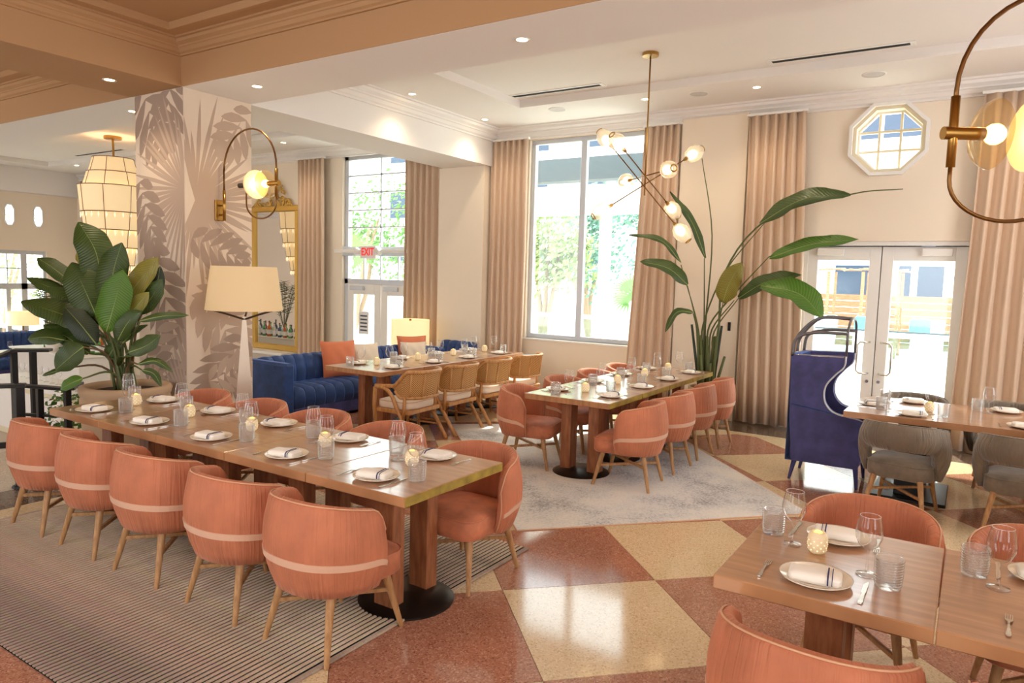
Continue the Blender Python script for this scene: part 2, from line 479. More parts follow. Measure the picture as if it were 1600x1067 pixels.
def _leafveins(name):
    m = MATS[name]; nt, N, L, b = nodes(m)
    base = b.inputs['Base Color'].default_value[:]
    uv = N.new('ShaderNodeUVMap'); wv = N.new('ShaderNodeTexWave'); wv.bands_direction = 'Y'; wv.inputs['Scale'].default_value = 2.6; wv.inputs['Distortion'].default_value = .8
    cr = N.new('ShaderNodeValToRGB')
    cr.color_ramp.elements[0].color = tuple(x * .78 for x in base[:3]) + (1,); cr.color_ramp.elements[1].color = tuple(min(1, x * 1.2) for x in base[:3]) + (1,)
    bp = N.new('ShaderNodeBump'); bp.inputs['Strength'].default_value = .25; bp.inputs['Distance'].default_value = .01
    L.new(uv.outputs[0], wv.inputs[0]); L.new(wv.outputs['Fac'], cr.inputs[0]); L.new(cr.outputs[0], b.inputs['Base Color'])
    L.new(wv.outputs['Fac'], bp.inputs['Height']); L.new(bp.outputs[0], b.inputs['Normal'])
    b.inputs['Transmission Weight'].default_value = 0.0
    b.inputs['Subsurface Weight'].default_value = 0.0
for _n in ('leaf', 'leaf_bright', 'leaf_gold', 'leaf_dark'): _leafveins(_n)

# ------------------------------------------------------------------ room shell
def clip_poly(poly, x0, x1, y0, y1):
    def cut(P, inside, inter):
        out = []
        for i in range(len(P)):
            a, b = P[i - 1], P[i]
            if inside(b):
                if not inside(a): out.append(inter(a, b))
                out.append(b)
            elif inside(a): out.append(inter(a, b))
        return out
    def ix(v): return lambda a, b: (v, a[1] + (b[1] - a[1]) * (v - a[0]) / (b[0] - a[0]))
    def iy(v): return lambda a, b: (a[0] + (b[0] - a[0]) * (v - a[1]) / (b[1] - a[1]), v)
    P = poly
    for ins, it in ((lambda p: p[0] >= x0 - 1e-9, ix(x0)), (lambda p: p[0] <= x1 + 1e-9, ix(x1)), (lambda p: p[1] >= y0 - 1e-9, iy(y0)), (lambda p: p[1] <= y1 + 1e-9, iy(y1))):
        if not P: return []
        P = cut(P, ins, it)
    return P
def area(P): return abs(sum(P[i - 1][0] * P[i][1] - P[i][0] * P[i - 1][1] for i in range(len(P)))) / 2

floor = MB().box(-8.2, 3.2, -1.6, 10.0, -.08, -.006).build('floor', 'joint'); struct(floor)
H_ = .71
for i in range(-9, 9):
    for j in range(-8, 10):
        if (i + j) % 2 == 0: continue
        cx, cy = -2.31 + H_ * i, 3.54 + H_ * j
        d = H_ - .003
        P0 = [(cx - d, cy), (cx, cy - d), (cx + d, cy), (cx, cy + d)]
        for R in ((-5.98, 3.2, -1.6, 9.1), (-8.2, -5.98, 4.4, 9.1)):
            P = clip_poly(P0, *R)
            if len(P) >= 3 and area(P) > .004:
                MB().prism(P, -.02, 0).build('floor_tile', 'tile_cream' if i % 2 else 'tile_red', floor)
for (a, b, c, d, m_) in ((-6.25, -5.984, -1.6, 4.395, 'tile_cream'), (-6.75, -6.254, -1.6, 4.395, 'tile_dark'), (-8.2, -6.754, -1.6, 4.395, 'tile_grey'), (-8.2, 3.2, 9.104, 9.26, 'tile_cream'), (-8.2, 3.2, 9.264, 10.0, 'tile_dark')):
    MB().box(a, b, c, d, -.02, 0).build('border_strip', m_, floor)
lower = MB().box(-21, -8.2, -1.6, 10, -1.0, -.85).build('floor_lower', 'concrete_low'); struct(lower)
struct(MB().box(-8.22, -8.2, -1.6, 10, -.85, -.006).build('trim_1', 'concrete_low'))
steps = thing('stair_steps', None, None, kind='structure')
for k in range(4):
    MB().box(-8.5 - .3 * k, -8.22 - .3 * k, 1.2, 3.4, -.85, -.17 * (k + 1)).build('step', 'tile_grey', steps)

def wall_x(name, x0, x1, y0, y1, z0, z1, holes, m):
    xs = sorted({x0, x1, *[h[0] for h in holes], *[h[1] for h in holes]}); zs = sorted({z0, z1, *[h[2] for h in holes], *[h[3] for h in holes]})
    b = MB()
    for a, c in zip(xs, xs[1:]):
        run = None
        for e, f in zip(zs, zs[1:]):
            hole = any(h[0] <= (a + c) / 2 <= h[1] and h[2] <= (e + f) / 2 <= h[3] for h in holes)
            if not hole: run = [run[0], f] if run else [e, f]
            if hole and run: b.box(a, c, y0, y1, *run); run = None
        if run: b.box(a, c, y0, y1, *run)
    return struct(b.build(name, m))
OCX, OCZ, OR = -1.04, 3.735, .40
back = wall_x('wall_back', -21, 3.2, 10.0, 10.26, -.85, 4.6, [(-6.22, -3.95, .93, 4.13), (-1.95, -.05, 0, 2.49), (OCX - OR, OCX + OR, OCZ - OR, OCZ + OR), (-10.5, -8.6, -.85, 4.16)], 'wall')
oct_pts = [(OCX + OR / math.cos(PI / 8) * math.cos(PI / 8 + k * PI / 4), OCZ + OR / math.cos(PI / 8) * math.sin(PI / 8 + k * PI / 4)) for k in range(8)]
ob = MB()
for sx in (-1, 1):
    for sz in (-1, 1):
        t = OR * math.tan(PI / 8)
        tri = [(OCX + sx * OR, OCZ + sz * OR), (OCX + sx * OR, OCZ + sz * t), (OCX + sx * t, OCZ + sz * OR)]
        vs = [(x, y, z) for y in (10.0, 10.26) for x, z in tri]
        ob.add(vs, [(0, 1, 2), (3, 4, 5), (0, 1, 4, 3), (1, 2, 5, 4), (2, 0, 3, 5)])
ob.build('octagon_corner', 'wall', back)
# left wall of the far wing
def wall_y(name, x0, x1, y0, y1, z0, z1, holes, m):
    o = wall_x(name, y0, y1, x0, x1, z0, z1, holes, m)
    for v in o.data.vertices: v.co = (v.co.y, v.co.x, v.co.z)
    o.data.flip_normals()
    return o
LW = -20.7
LOCT = [8.36, 9.02, 7.7]
wall_y('wall_left', LW - .25, LW, -1.6, 10.0, -.85, 4.6, [(6.2, 9.2, -.1, 2.25)] + [(y - .12, y + .12, 2.86, 3.42) for y in LOCT], 'wall')
struct(MB().box(LW, LW + .3, -1.6, 10, 3.72, 4.4).build('beam_left', 'ceiling'))
wall_y('wall_right_added', 3.2, 3.45, -1.6, 10.26, -.05, 4.6, [(-.8, 1.2, .9, 4.0), (5.8, 8.2, .9, 4.0)], 'wall')  # unseen wall added to limit daylight, openings sized for the fill
wall_x('wall_front_added', -21, 3.45, -1.85, -1.6, -.85, 4.6, [(-18.5, -16.5, .2, 4.0), (-13.5, -11.5, .2, 4.0), (-5.6, -4.0, .9, 4.0), (-2.2, -.6, .9, 4.0)], 'wall')  # added behind the camera, window openings sized to set the fill light
# window pillar, pilaster, beams, columns
struct(MB().box(-7.9, -6.95, 9.76, 10.0, 0, 3.74, .004).build('wall_pillar', 'wall'))
struct(MB().box(-3.64, -2.72, 9.9, 10.0, 0, 4.2, .004).build('wall_pilaster', 'wall'))
BZ = 3.74
struct(MB().box(-7.82, -6.9, 5.17, 10.0, BZ, 4.6).build('beam_1', 'ceiling'))
struct(MB().box(-7.82, -6.88, -1.6, 4.36, BZ, 4.6).build('beam_2', 'ceiling_warm_shade'))
struct(MB().box(-21, 3.2, 4.362, 5.168, BZ, 4.6).build('beam_3', 'ceiling'))
struct(MB().box(-6.88, 3.2, 4.352, 4.362, BZ + .002, 4.6).build('beam_face_1', 'ceiling_warm_shade'))  # thin sheet over the beam side, its shade put into the colour
struct(MB().box(-21, -7.82, 4.352, 4.362, BZ + .002, 4.6).build('beam_face_2', 'ceiling_warm_shade'))
column = MB().box(-7.75, -6.86, 4.36, 5.17, 0, BZ, .004).build('column_mural', 'mural_base'); struct(column)
struct(MB().box(0, .6, -.3, .3, 0, BZ, .004, M=Matrix.Translation((.98, 4.1, 0)) @ Matrix.Rotation(.55, 4, 'Z')).build('column_plain', 'wall'))

def bay(x0, x1, y0, y1, zc, zb, proj, inset, tray, m, i0):
    b = MB()
    tx0, tx1, ty0, ty1 = x0 + inset, x1 - inset, y0 + inset, y1 - inset
    zt = zc + tray
    b.box(x0, tx0, y0, y1, zc, zc + .02); b.box(tx1, x1, y0, y1, zc, zc + .02)
    b.box(tx0, tx1, y0, ty0, zc, zc + .02); b.box(tx0, tx1, ty1, y1, zc, zc + .02)
    b.box(tx0, tx1, ty0, ty1, zt, zt + .02)
    for (a, c, d, e) in ((tx0, tx1, ty0 - .015, ty0), (tx0, tx1, ty1, ty1 + .015), (tx0 - .015, tx0, ty0, ty1), (tx1, tx1 + .015, ty0, ty1)): b.box(a, c, d, e, zc + .0205, zt + .02)
    struct(b.build('ceiling', m))
    h = zc - zb
    prof = [(0, 0), (.03 * proj / .2, 0), (.03 * proj / .2, .12 * h), (.3 * proj, .2 * h), (.42 * proj, .42 * h), (.5 * proj, .45 * h), (.52 * proj, .55 * h), (.78 * proj, .68 * h), (.82 * proj, .86 * h), (1.0 * proj, .88 * h), (proj, h)]
    rings = []
    for o_, z in prof:
        rings.append([(x0 + o_, y0 + o_, zb + z), (x1 - o_, y0 + o_, zb + z), (x1 - o_, y1 - o_, zb + z), (x0 + o_, y1 - o_, zb + z)])
    struct(MB().loft(rings, cap=False).build('trim_crown', m))
    # raised bead that frames the tray
    t = MB(); q = .035
    for (a, c, d, e) in ((tx0 - q, tx1 + q, ty0 - q, ty0), (tx0 - q, tx1 + q, ty1, ty1 + q), (tx0 - q, tx0, ty0, ty1), (tx1, tx1 + q, ty0, ty1)): t.box(a, c, d, e, zc - .018, zc)
    struct(t.build('trim_bead', m))
bay(-6.9, 3.2, 5.17, 10.0, 4.33, 4.14, .2, 1.28, .09, 'ceiling', 1)
bay(-6.88, 3.2, -1.6, 4.352, 4.17, 4.03, .16, .32, .05, 'ceiling_warm_shade', 2)
bay(LW, -7.82, 5.17, 10.0, 4.33, 4.14, .2, 1.28, .09, 'ceiling', 3)
bay(LW, -7.82, -1.6, 4.352, 4.17, 4.03, .16, .32, .05, 'ceiling_warm_shade', 4)
struct(MB().box(-21, 3.2, -1.6, 10.26, 4.6, 4.7).build('roof_slab', 'ceiling'))

# palm mural printed on the two visible faces of the column
def mural(face):
    W, Hh = (.89, BZ) if face == 'f' else (.81, BZ)
    rnd = random.Random(3 if face == 'f' else 5)
    layers = {'mural_mid': MB(), 'mural_dark': MB()}
    lift = [0]
    def put(mname, poly):
        P = clip_poly(poly, .004, W - .004, .02, Hh - .004)
        if len(P) < 3 or area(P) < 1e-4: return
        lift[0] += 1; o = .0008 + .00003 * lift[0]
        if face == 'f': vs = [(-7.75 + u, 4.36 - o, v) for u, v in P]
        else: vs = [(-6.86 + o, 4.36 + u, v) for u, v in P]
        layers[mname].add(vs, [tuple(range(len(vs)))])
    def lance(c, ang, r0, r1, wd, mname, bend=0.0):
        d = (math.cos(ang), math.sin(ang)); n = (-d[1], d[0])
        P = []
        for s in (1, -1):
            seq = [(0, .12), (.3, .75), (.6, 1), (.85, .6), (1, .02)]
            for t, q in (seq if s == 1 else reversed(seq)):
                r = r0 + (r1 - r0) * t
                P.append((c[0] + d[0] * r + n[0] * (s * wd * q + bend * t * t), c[1] + d[1] * r + n[1] * (s * wd * q + bend * t * t)))
        put(mname, P)
    def frond(c, ang, L, wd, mname, n=7):       # split monstera leaf: lobes either side of a midrib
        for k in range(n):
            t = (k + .6) / n; p = (c[0] + math.cos(ang) * L * t, c[1] + math.sin(ang) * L * t)
            ll = wd * math.sin(PI * (t * .8 + .15))
            for s in (-1, 1): lance(p, ang + s * (1.15 - .5 * t), .0, ll, L / n * .46, mname, s * -.04)
    if face == 'f':
        frond((.1, 3.9), -1.1, .9, .5, 'mural_dark', 6); frond((.7, 3.95), -1.75, .8, .45, 'mural_dark', 6)
        for k in range(30): lance((.91, 2.72), PI * .42 + k / 29 * PI * 1.15, .0, rnd.uniform(.75, 1.05), .022, 'mural_mid', rnd.uniform(-.04, .04))
        frond((.05, 2.9), -1.2, .9, .4, 'mural_dark', 7)
        frond((.25, 2.2), -1.15, 1.15, .55, 'mural_dark', 8); frond((.85, 1.5), -2.0, 1.0, .5, 'mural_mid', 8)
        frond((.1, 1.0), -.6, .9, .45, 'mural_dark', 7)
        for k in range(18): lance((.95, .35), PI * .5 + k / 17 * PI * .6, .05, .75, .02, 'mural_mid')
    else:
        for k in range(34): lance((.12, 2.62), -PI * .62 + k / 33 * PI * 1.2, .0, rnd.uniform(.7, 1.15), .024, 'mural_mid', rnd.uniform(-.04, .04))
        frond((.85, 3.7), -2.2, .7, .34, 'mural_mid', 6)
        frond((.02, 2.25), -.35, .75, .34, 'mural_dark', 7); frond((.85, 1.85), -2.6, .8, .4, 'mural_mid', 7)
        frond((.1, 1.7), -.9, 1.0, .45, 'mural_mid', 8); frond((.75, 1.2), -2.2, .9, .45, 'mural_dark', 8); frond((.2, .7), .2, .6, .3, 'mural_mid', 6)
    for k, b in layers.items(): b.build('mural_print', k, column)
mural('f'); mural('r')

# ------------------------------------------------------------------ windows and doors
def bar(b, x0, x1, z0, z1, y0=10.06, y1=10.14): b.box(x0, x1, y0, y1, z0, z1, .004)
def pane(p, x0, x1, z0, z1, y=10.1): return MB().box(x0, x1, y - .003, y + .003, z0, z1).build('pane', 'pane', p)
w1 = thing('window_1', None, None, kind='structure')
f = MB(); bar(f, -6.22, -3.95, .93, 1.0); bar(f, -6.22, -3.95, 4.06, 4.13); bar(f, -6.22, -6.15, 1.0, 4.06); bar(f, -5.32, -5.22, 1.0, 4.06); bar(f, -4.02, -3.95, 1.0, 4.06)
f.build('frame', 'alu', w1)
MB().box(-6.26, -3.92, 9.96, 10.06, .9, .93, .004).build('sill', 'white_paint', w1)
pane(w1, -6.15, -5.32, 1.0, 4.06); pane(w1, -5.22, -4.02, 1.0, 4.06)
w2 = thing('window_2', None, None, kind='structure')
f = MB(); X0, X1 = -10.5, -8.6
bar(f, X0, X0 + .1, -.85, 4.16); bar(f, X1 - .1, X1, -.85, 4.16); bar(f, X0, X1, 4.08, 4.16); bar(f, X0, X1, 2.24, 2.42, 10.0, 10.14); bar(f, X0, X1, 1.7, 1.8)
f.build('frame', 'alu', w2)
MB().box(X0 - .12, X1 + .05, 9.9, 10.06, 2.3, 2.36, .004).build('transom_shelf', 'white_paint', w2)
for z in (2.79, 3.12, 3.45, 3.78): MB().box(X0 + .1, X1 - .1, 10.07, 10.12, z - .012, z + .012).build('muntin', 'alu', w2)
for x in (-9.55,): MB().box(x - .014, x + .014, 10.07, 10.12, 2.42, 4.08).build('muntin', 'alu', w2)
for x in (-9.98, -9.55, -9.1): MB().box(x - .012, x + .012, 10.07, 10.12, 1.8, 2.24).build('muntin', 'alu', w2)
pane(w2, X0 + .1, X1 - .1, 2.42, 4.08); pane(w2, X0 + .1, X1 - .1, 1.8, 2.24)
d2 = thing('door_2', None, None, kind='structure')
for (a, c) in ((X0 + .1, -9.53), (-9.51, X1 - .1)):
    f = MB(); bar(f, a, a + .16, -.85, 1.7); bar(f, c - .16, c, -.85, 1.7); bar(f, a + .16, c - .16, 1.5, 1.7); bar(f, a + .16, c - .16, -.85, -.55)
    f.build('door_leaf', 'white_paint', d2)
    pane(d2, a + .16, c - .16, -.55, 1.5)
    MB().box(a + .1, a + .45, 10.0, 10.06, 1.58, 1.66, .008).build('door_closer', 'alu', d2)
d1 = thing('door_1', None, None, kind='structure')
f = MB(); bar(f, -1.95, -.05, 2.425, 2.49, 10.02, 10.16); bar(f, -1.95, -1.89, 0, 2.43, 10.05, 10.16); bar(f, -.11, -.05, 0, 2.43, 10.05, 10.16)
f.build('door_frame', 'white_paint', d1)
MB().box(-1.035, -1.015, 10.1, 10.13, .1, 2.43).build('astragal', 'black_metal', d1)
MB().box(-1.9, -.1, 10.02, 10.06, 2.425, 2.435).build('head_gap', 'black_metal', d1)
for (a, c, hs) in ((-1.895, -1.03, 1), (-1.02, -.105, -1)):
    f = MB(); bar(f, a, a + .13, .02, 2.43); bar(f, c - .13, c, .02, 2.43); bar(f, a + .13, c - .13, 2.25, 2.43); bar(f, a + .13, c - .13, .02, .3)
    f.build('door_leaf', 'white_paint', d1, autosm=30)
    pane(d1, a + .13, c - .13, .3, 2.25)
    hx = (c - .06) if hs == 1 else (a + .06)
    g = [(hx, 10.06, 1.22), (hx - hs * .02, 10.0, 1.22), (hx - hs * .1, 9.99, 1.22), (hx - hs * .13, 9.985, 1.18), (hx - hs * .13, 9.985, .86), (hx - hs * .1, 9.99, .82), (hx - hs * .02, 10.0, .82), (hx, 10.06, .82)]
    MB().tube(g, .013, 10).build('handle', 'steel', d1, smooth=True)
    MB().cyl((hx, 10.06, .72), (hx, 10.04, .72), .02).build('lock', 'steel', d1)
    cx = a + .28 if hs == 1 else c - .32
    MB().box(cx - .16, cx + .16, 10.0, 10.06, 2.31, 2.4, .006).build('door_closer', 'white_paint', d1)
    MB().box(cx - .17, cx - .02, 10.0, 10.03, 2.425, 2.44).build('closer_arm', 'alu', d1)
w3 = thing('window_3', None, None, kind='structure')
def ring8(r0, r1, y0, y1):
    b = MB(); n = 8
    def pt(r, k, y):
        a = PI / 8 + k * PI / 4; q = r / math.cos(PI / 8)
        return (OCX + q * math.cos(a), y, OCZ + q * math.sin(a))
    for k in range(n):
        vs = [pt(r0, k, y0), pt(r1, k, y0), pt(r1, k + 1, y0), pt(r0, k + 1, y0), pt(r0, k, y1), pt(r1, k, y1), pt(r1, k + 1, y1), pt(r0, k + 1, y1)]
        b.add(vs, [(0, 1, 2, 3), (4, 7, 6, 5), (0, 4, 5, 1), (3, 2, 6, 7), (1, 5, 6, 2), (0, 3, 7, 4)])
    return b
ring8(.40, .44, 9.94, 10.0).build('casing', 'white_paint', w3)
ring8(.36, .40, 10.0, 10.22).build('reveal', 'cream_paint', w3)
ring8(.335, .365, 10.14, 10.2).build('sash', 'white_paint', w3)
for s in (-.12, .12):
    MB().box(OCX + s - .014, OCX + s + .014, 10.15, 10.19, OCZ - .35, OCZ + .35).build('muntin', 'cream_paint', w3)
    MB().box(OCX - .35, OCX + .35, 10.152, 10.188, OCZ + s - .014, OCZ + s + .014).build('muntin', 'cream_paint', w3)
MB().add([(x + (OCX - x) * .1, 10.17, z + (OCZ - z) * .1) for x, z in oct_pts], [tuple(range(8))]).build('pane', 'pane', w3)
# windows of the left wing
w4 = thing('window_4', None, None, kind='structure')
f = MB()
for (a, c, z0, z1) in ((6.2, 9.2, 2.15, 2.25), (6.2, 9.2, -.1, 0), (6.2, 9.2, 1.25, 1.4), (6.2, 6.28, 0, 2.15), (9.12, 9.2, 0, 2.15), (7.9, 8.0, 0, 2.15), (8.6, 8.74, 0, 2.15), (8.25, 8.35, 0, 1.25)): f.box(LW - .15, LW - .05, a, c, z0, z1)
f.build('frame', 'alu', w4)
MB().box(LW - .1, LW - .095, 6.28, 9.12, 0, 2.15).build('pane', 'pane', w4)
for y in (7.5, 8.3): MB().box(LW - .12, LW - .08, y - .012, y + .012, 1.4, 2.15).build('muntin', 'alu', w4)
MB().box(LW - .12, LW - .08, 6.28, 8.6, 1.77, 1.8).build('muntin', 'alu', w4)
for q, y in enumerate(LOCT):
    wq = thing('window_%d' % (5 + q), None, None, kind='structure')
    b = MB(); O = []
    for (r, t) in ((.12, .28), (.095, .25)):
        O.append([(y + sy * (r if abs(k) == 1 else r * .45), 3.14 + sz * (t * .6 if abs(k) == 1 else t)) for sy, sz, k in ((1, -1, 1), (1, 1, 1), (1, 1, 2), (-1, 1, 2), (-1, 1, 1), (-1, -1, 1), (-1, -1, 2), (1, -1, 2))])
    for k in range(8):
        j = (k + 1) % 8; a0, a1, b0, b1 = O[0][k], O[0][j], O[1][k], O[1][j]
        vs = [(x, p[0], p[1]) for x in (LW + .02, LW - .2) for p in (a0, a1, b1, b0)]
        b.add(vs, [(0, 1, 2, 3), (4, 7, 6, 5), (0, 4, 5, 1), (1, 5, 6, 2), (2, 6, 7, 3), (3, 7, 4, 0)])
    b.build('frame', 'white_paint', wq)
    c = MB()
    for sy in (-1, 1):
        for sz in (-1, 1):
            tri = [(y + sy * .125, 3.14 + sz * .285), (y + sy * .125, 3.14 + sz * .16), (y + sy * .05, 3.14 + sz * .285)]
            c.add([(x, p[0], p[1]) for x in (LW, LW - .22) for p in tri], [(0, 1, 2), (3, 5, 4), (0, 3, 4, 1), (1, 4, 5, 2), (2, 5, 3, 0)])
    c.build('corner_fill', 'wall', wq)
    MB().box(LW - .13, LW - .125, y - .1, y + .1, 2.88, 3.4).build('pane', 'pane', wq)

# ------------------------------------------------------------------ curtains
def curtain(label, x0, x1, y, z0, z1, folds, amp, x0b=None, x1b=None):
    t = thing('curtain', label, 'curtain', ((x0 + x1) / 2, y, 0), group='floor length window curtains')
    x0b = x0 if x0b is None else x0b; x1b = x1 if x1b is None else x1b; cx = (x0 + x1) / 2
    rnd = random.Random(label); n = folds * 10; rows = 10
    ph = [rnd.uniform(-.5, .5) for _ in range(folds + 2)]
    b = MB(); R = []
    for j in range(rows + 1):
        v = j / rows; z = z1 + (z0 - z1) * v; row = []
        for i in range(n + 1):
            u = i / n; k = u * folds; kk = int(k)
            s = math.sin(2 * PI * (k + .12 * math.sin(2 * PI * k)) + .6 * v * ph[min(kk, folds)])
            a = amp * (.75 + .25 * v) * (1 + .25 * v * ph[min(kk + 1, folds)])
            xx = (x0 + (x1 - x0) * u) * (1 - v) + (x0b + (x1b - x0b) * u) * v
            row.append((xx - cx + .01 * math.sin(5 * v + kk), a * s, z + (.012 * math.sin(k * 3.1) if j == rows else 0)))
        R.append(row)
    b.loft(R, cap=False, closed=False)
    o = b.build('fabric', 'curtain', t, smooth=True)
    md = o.modifiers.new('thick', 'SOLIDIFY'); md.thickness = .006
    MB().box(x0 - cx - .02, x1 - cx + .02, -.03, .03, z1, z1 + .03).build('curtain_track', 'white_paint', t)
curtain('beige curtain beside the blue sofa end, left of the wide two-pane window', -6.92, -6.2, 9.9, .02, 4.13, 6, .05)
curtain('beige curtain between the two-pane window and the tall plant', -4.2, -3.66, 9.88, .02, 4.13, 5, .05, -4.36, -3.66)
curtain('beige curtain behind the tall plant, beside the glass doors', -2.7, -1.98, 9.84, .03, 4.13, 6, .055, -2.66, -1.84)
curtain('beige curtain at the picture edge, on the grey chair side of the glass doors', -.08, 1.5, 9.84, .02, 4.13, 11, .055, -.16, 1.5)
curtain('beige curtain hanging right beside the gilt mirror', -11.62, -10.86, 9.85, -.8, 4.13, 6, .055)
curtain('beige curtain between the exit door window and the white wall pillar', -8.78, -7.92, 9.87, -.8, 4.13, 6, .055)
curtain('beige curtain in the far corner of the lower wing behind the tiered chandelier', -20.2, -19.2, 9.85, -.8, 4.13, 6, .055)

# exit sign over the glass door behind the sofa
ex = thing('exit_sign', 'red and white EXIT sign with twin lamp heads above the far glass door', 'sign', (-9.69, 9.9, 2.3))
MB().box(-.2, .2, -.03, .03, -.11, .13, .008).build('sign_panel', 'sign_white', ex)
tx = bpy.data.curves.new('letters', 'FONT'); tx.body = 'EXIT'; tx.size = .2; tx.align_x = 'CENTER'; tx.align_y = 'CENTER'; tx.extrude = .003; tx.offset = .004
tx.materials.append(MATS['exit_red'])
to = bpy.data.objects.new('letters_font', tx); COL.objects.link(to)
bpy.context.view_layer.update()
lm_ = bpy.data.meshes.new_from_object(to.evaluated_get(bpy.context.evaluated_depsgraph_get())); lm_.transform(Matrix.Translation((0, -.034, .01)) @ Matrix.Rotation(PI / 2, 4, 'X') @ Matrix.Diagonal((.8, 1, 1, 1)))
bpy.data.objects.remove(to); shared('letters', lm_, ex)
for s in (-1, 1):
    MB().cyl((s * .2, -.02, .0), (s * .3, -.04, .03), .05, .075, 14).build('lamp_head', 'white_paint', ex, smooth=True)
nt_ = thing('paper_notice', 'small white paper notice stuck on the far glass door', 'notice', (-9.95, 10.05, .95))
MB().box(-.13, .13, -.003, .003, -.22, .22).build('sheet', 'sign_white', nt_)
for k in range(5): MB().box(-.09, .09, -.006, -.003, .12 - k * .07, .15 - k * .07).build('printed_line', 'ext_grey', nt_)

sw = thing('wall_switch', 'small black switch plate on the wall beside the tall plant', 'switch', (-2.83, 9.9, 1.32))
MB().box(-.02, .02, -.012, 0, -.06, .06, .003).build('switch_plate', 'vent_dark', sw); MB().box(-.008, .008, -.018, -.012, -.025, .025).build('rocker', 'black_metal', sw)

# ------------------------------------------------------------------ ceiling fixtures
def downlight(x, y, z, label, power=26):
    t = thing('recessed_downlight', label, 'ceiling light', (x, y, z), group='recessed ceiling downlights')
    b = MB(); b.lathe([(.045, -.002), (.062, -.006), (.065, -.001), (.062, 0)], 20, cap0=False, cap1=False); b.build('trim_ring', 'white_paint', t, smooth=True)
    MB().lathe([(.0005, -.001), (.044, -.001)], 16, cap0=False, cap1=False).build('lens', 'downlight_lens', t)
    l = bpy.data.lights.new('downlight_lamp', 'SPOT'); l.energy = power; l.color = (1, .80, .56); l.spot_size = math.radians(118); l.spot_blend = .8; l.shadow_soft_size = .05
    lo = bpy.data.objects.new('downlight_lamp', l); COL.objects.link(lo); lo.parent = t; lo.location = (0, 0, -.02)
CA, CB = 4.33, 4.17
for x, y, z, lb in ((-6.55, 7.48, CA, 'recessed downlight near the middle of the beam over the blue sofa'), (-6.56, 9.19, CA, 'recessed downlight in the ceiling corner above the two-pane window'),
    (-3.89, 9.12, CA, 'recessed downlight behind the brass rod of the branching chandelier'), (-2.45, 9.18, CA, 'recessed downlight between two ceiling speakers above the tall plant'),
    (-3.07, 4.77, BZ, 'recessed downlight in the beam underside, top centre of the picture'), (-6.16, 4.71, BZ, 'recessed downlight in the beam underside beside the mural column top'), (-7.3, 3.86, BZ, 'recessed downlight in the warm-shaded beam over the left potted plant'),
    (-11.2, 9.15, CA, 'recessed downlight in the ceiling above the gilt mirror'), (-8.5, 4.76, BZ, 'recessed downlight in the beam just behind the mural column edge'), (-18.6, 9.0, CA, 'recessed downlight in the lower wing ceiling beside the tiered chandelier'),
    (0.2, 4.77, BZ, 'recessed downlight in the beam above the grey chairs'), (.6, 9.18, CA, 'recessed downlight by the curtain at the picture edge')):
    downlight(x, y, z, lb)
for x, y, lb in ((-5.22, 9.1, 'round ceiling speaker above the two-pane window'), (-3.17, 9.15, 'round ceiling speaker nearest the brass chandelier rod'), (-1.15, 9.2, 'round ceiling speaker above the octagonal window'), (-17.0, 8.9, 'round ceiling speaker in the lower wing ceiling')):
    t = thing('ceiling_speaker', lb, 'speaker', (x, y, CA), group='round ceiling speakers')
    MB().lathe([(.0005, -.006), (.115, -.006)], 28, cap0=False, cap1=False).build('grille', 'speaker_grille', t)
    MB().lathe([(.115, -.008), (.128, -.006), (.13, 0)], 28, cap0=False, cap1=False).build('trim_ring', 'white_paint', t, smooth=True)
for x0, x1, y, lb in ((-5.6, -4.25, 8.5, 'black slot air vent left of the brass chandelier rod'), (-2.12, -.75, 8.52, 'black slot air vent above the octagonal window'), (-17.6, -15.6, 8.5, 'black slot air vent in the lower wing ceiling')):
    t = thing('slot_vent', lb, 'air vent', ((x0 + x1) / 2, y, CA + .09), group='linear slot air vents'); h = (x1 - x0) / 2
    MB().box(-h, h, -.045, .045, -.006, 0).build('slot', 'vent_dark', t)
    b = MB(); b.box(-h - .05, h + .05, -.075, -.045, -.01, 0); b.box(-h - .05, h + .05, .045, .075, -.01, 0); b.box(-h - .05, -h, -.045, .045, -.01, 0); b.box(h, h + .05, -.045, .045, -.01, 0)
    b.build('trim_frame', 'white_paint', t)

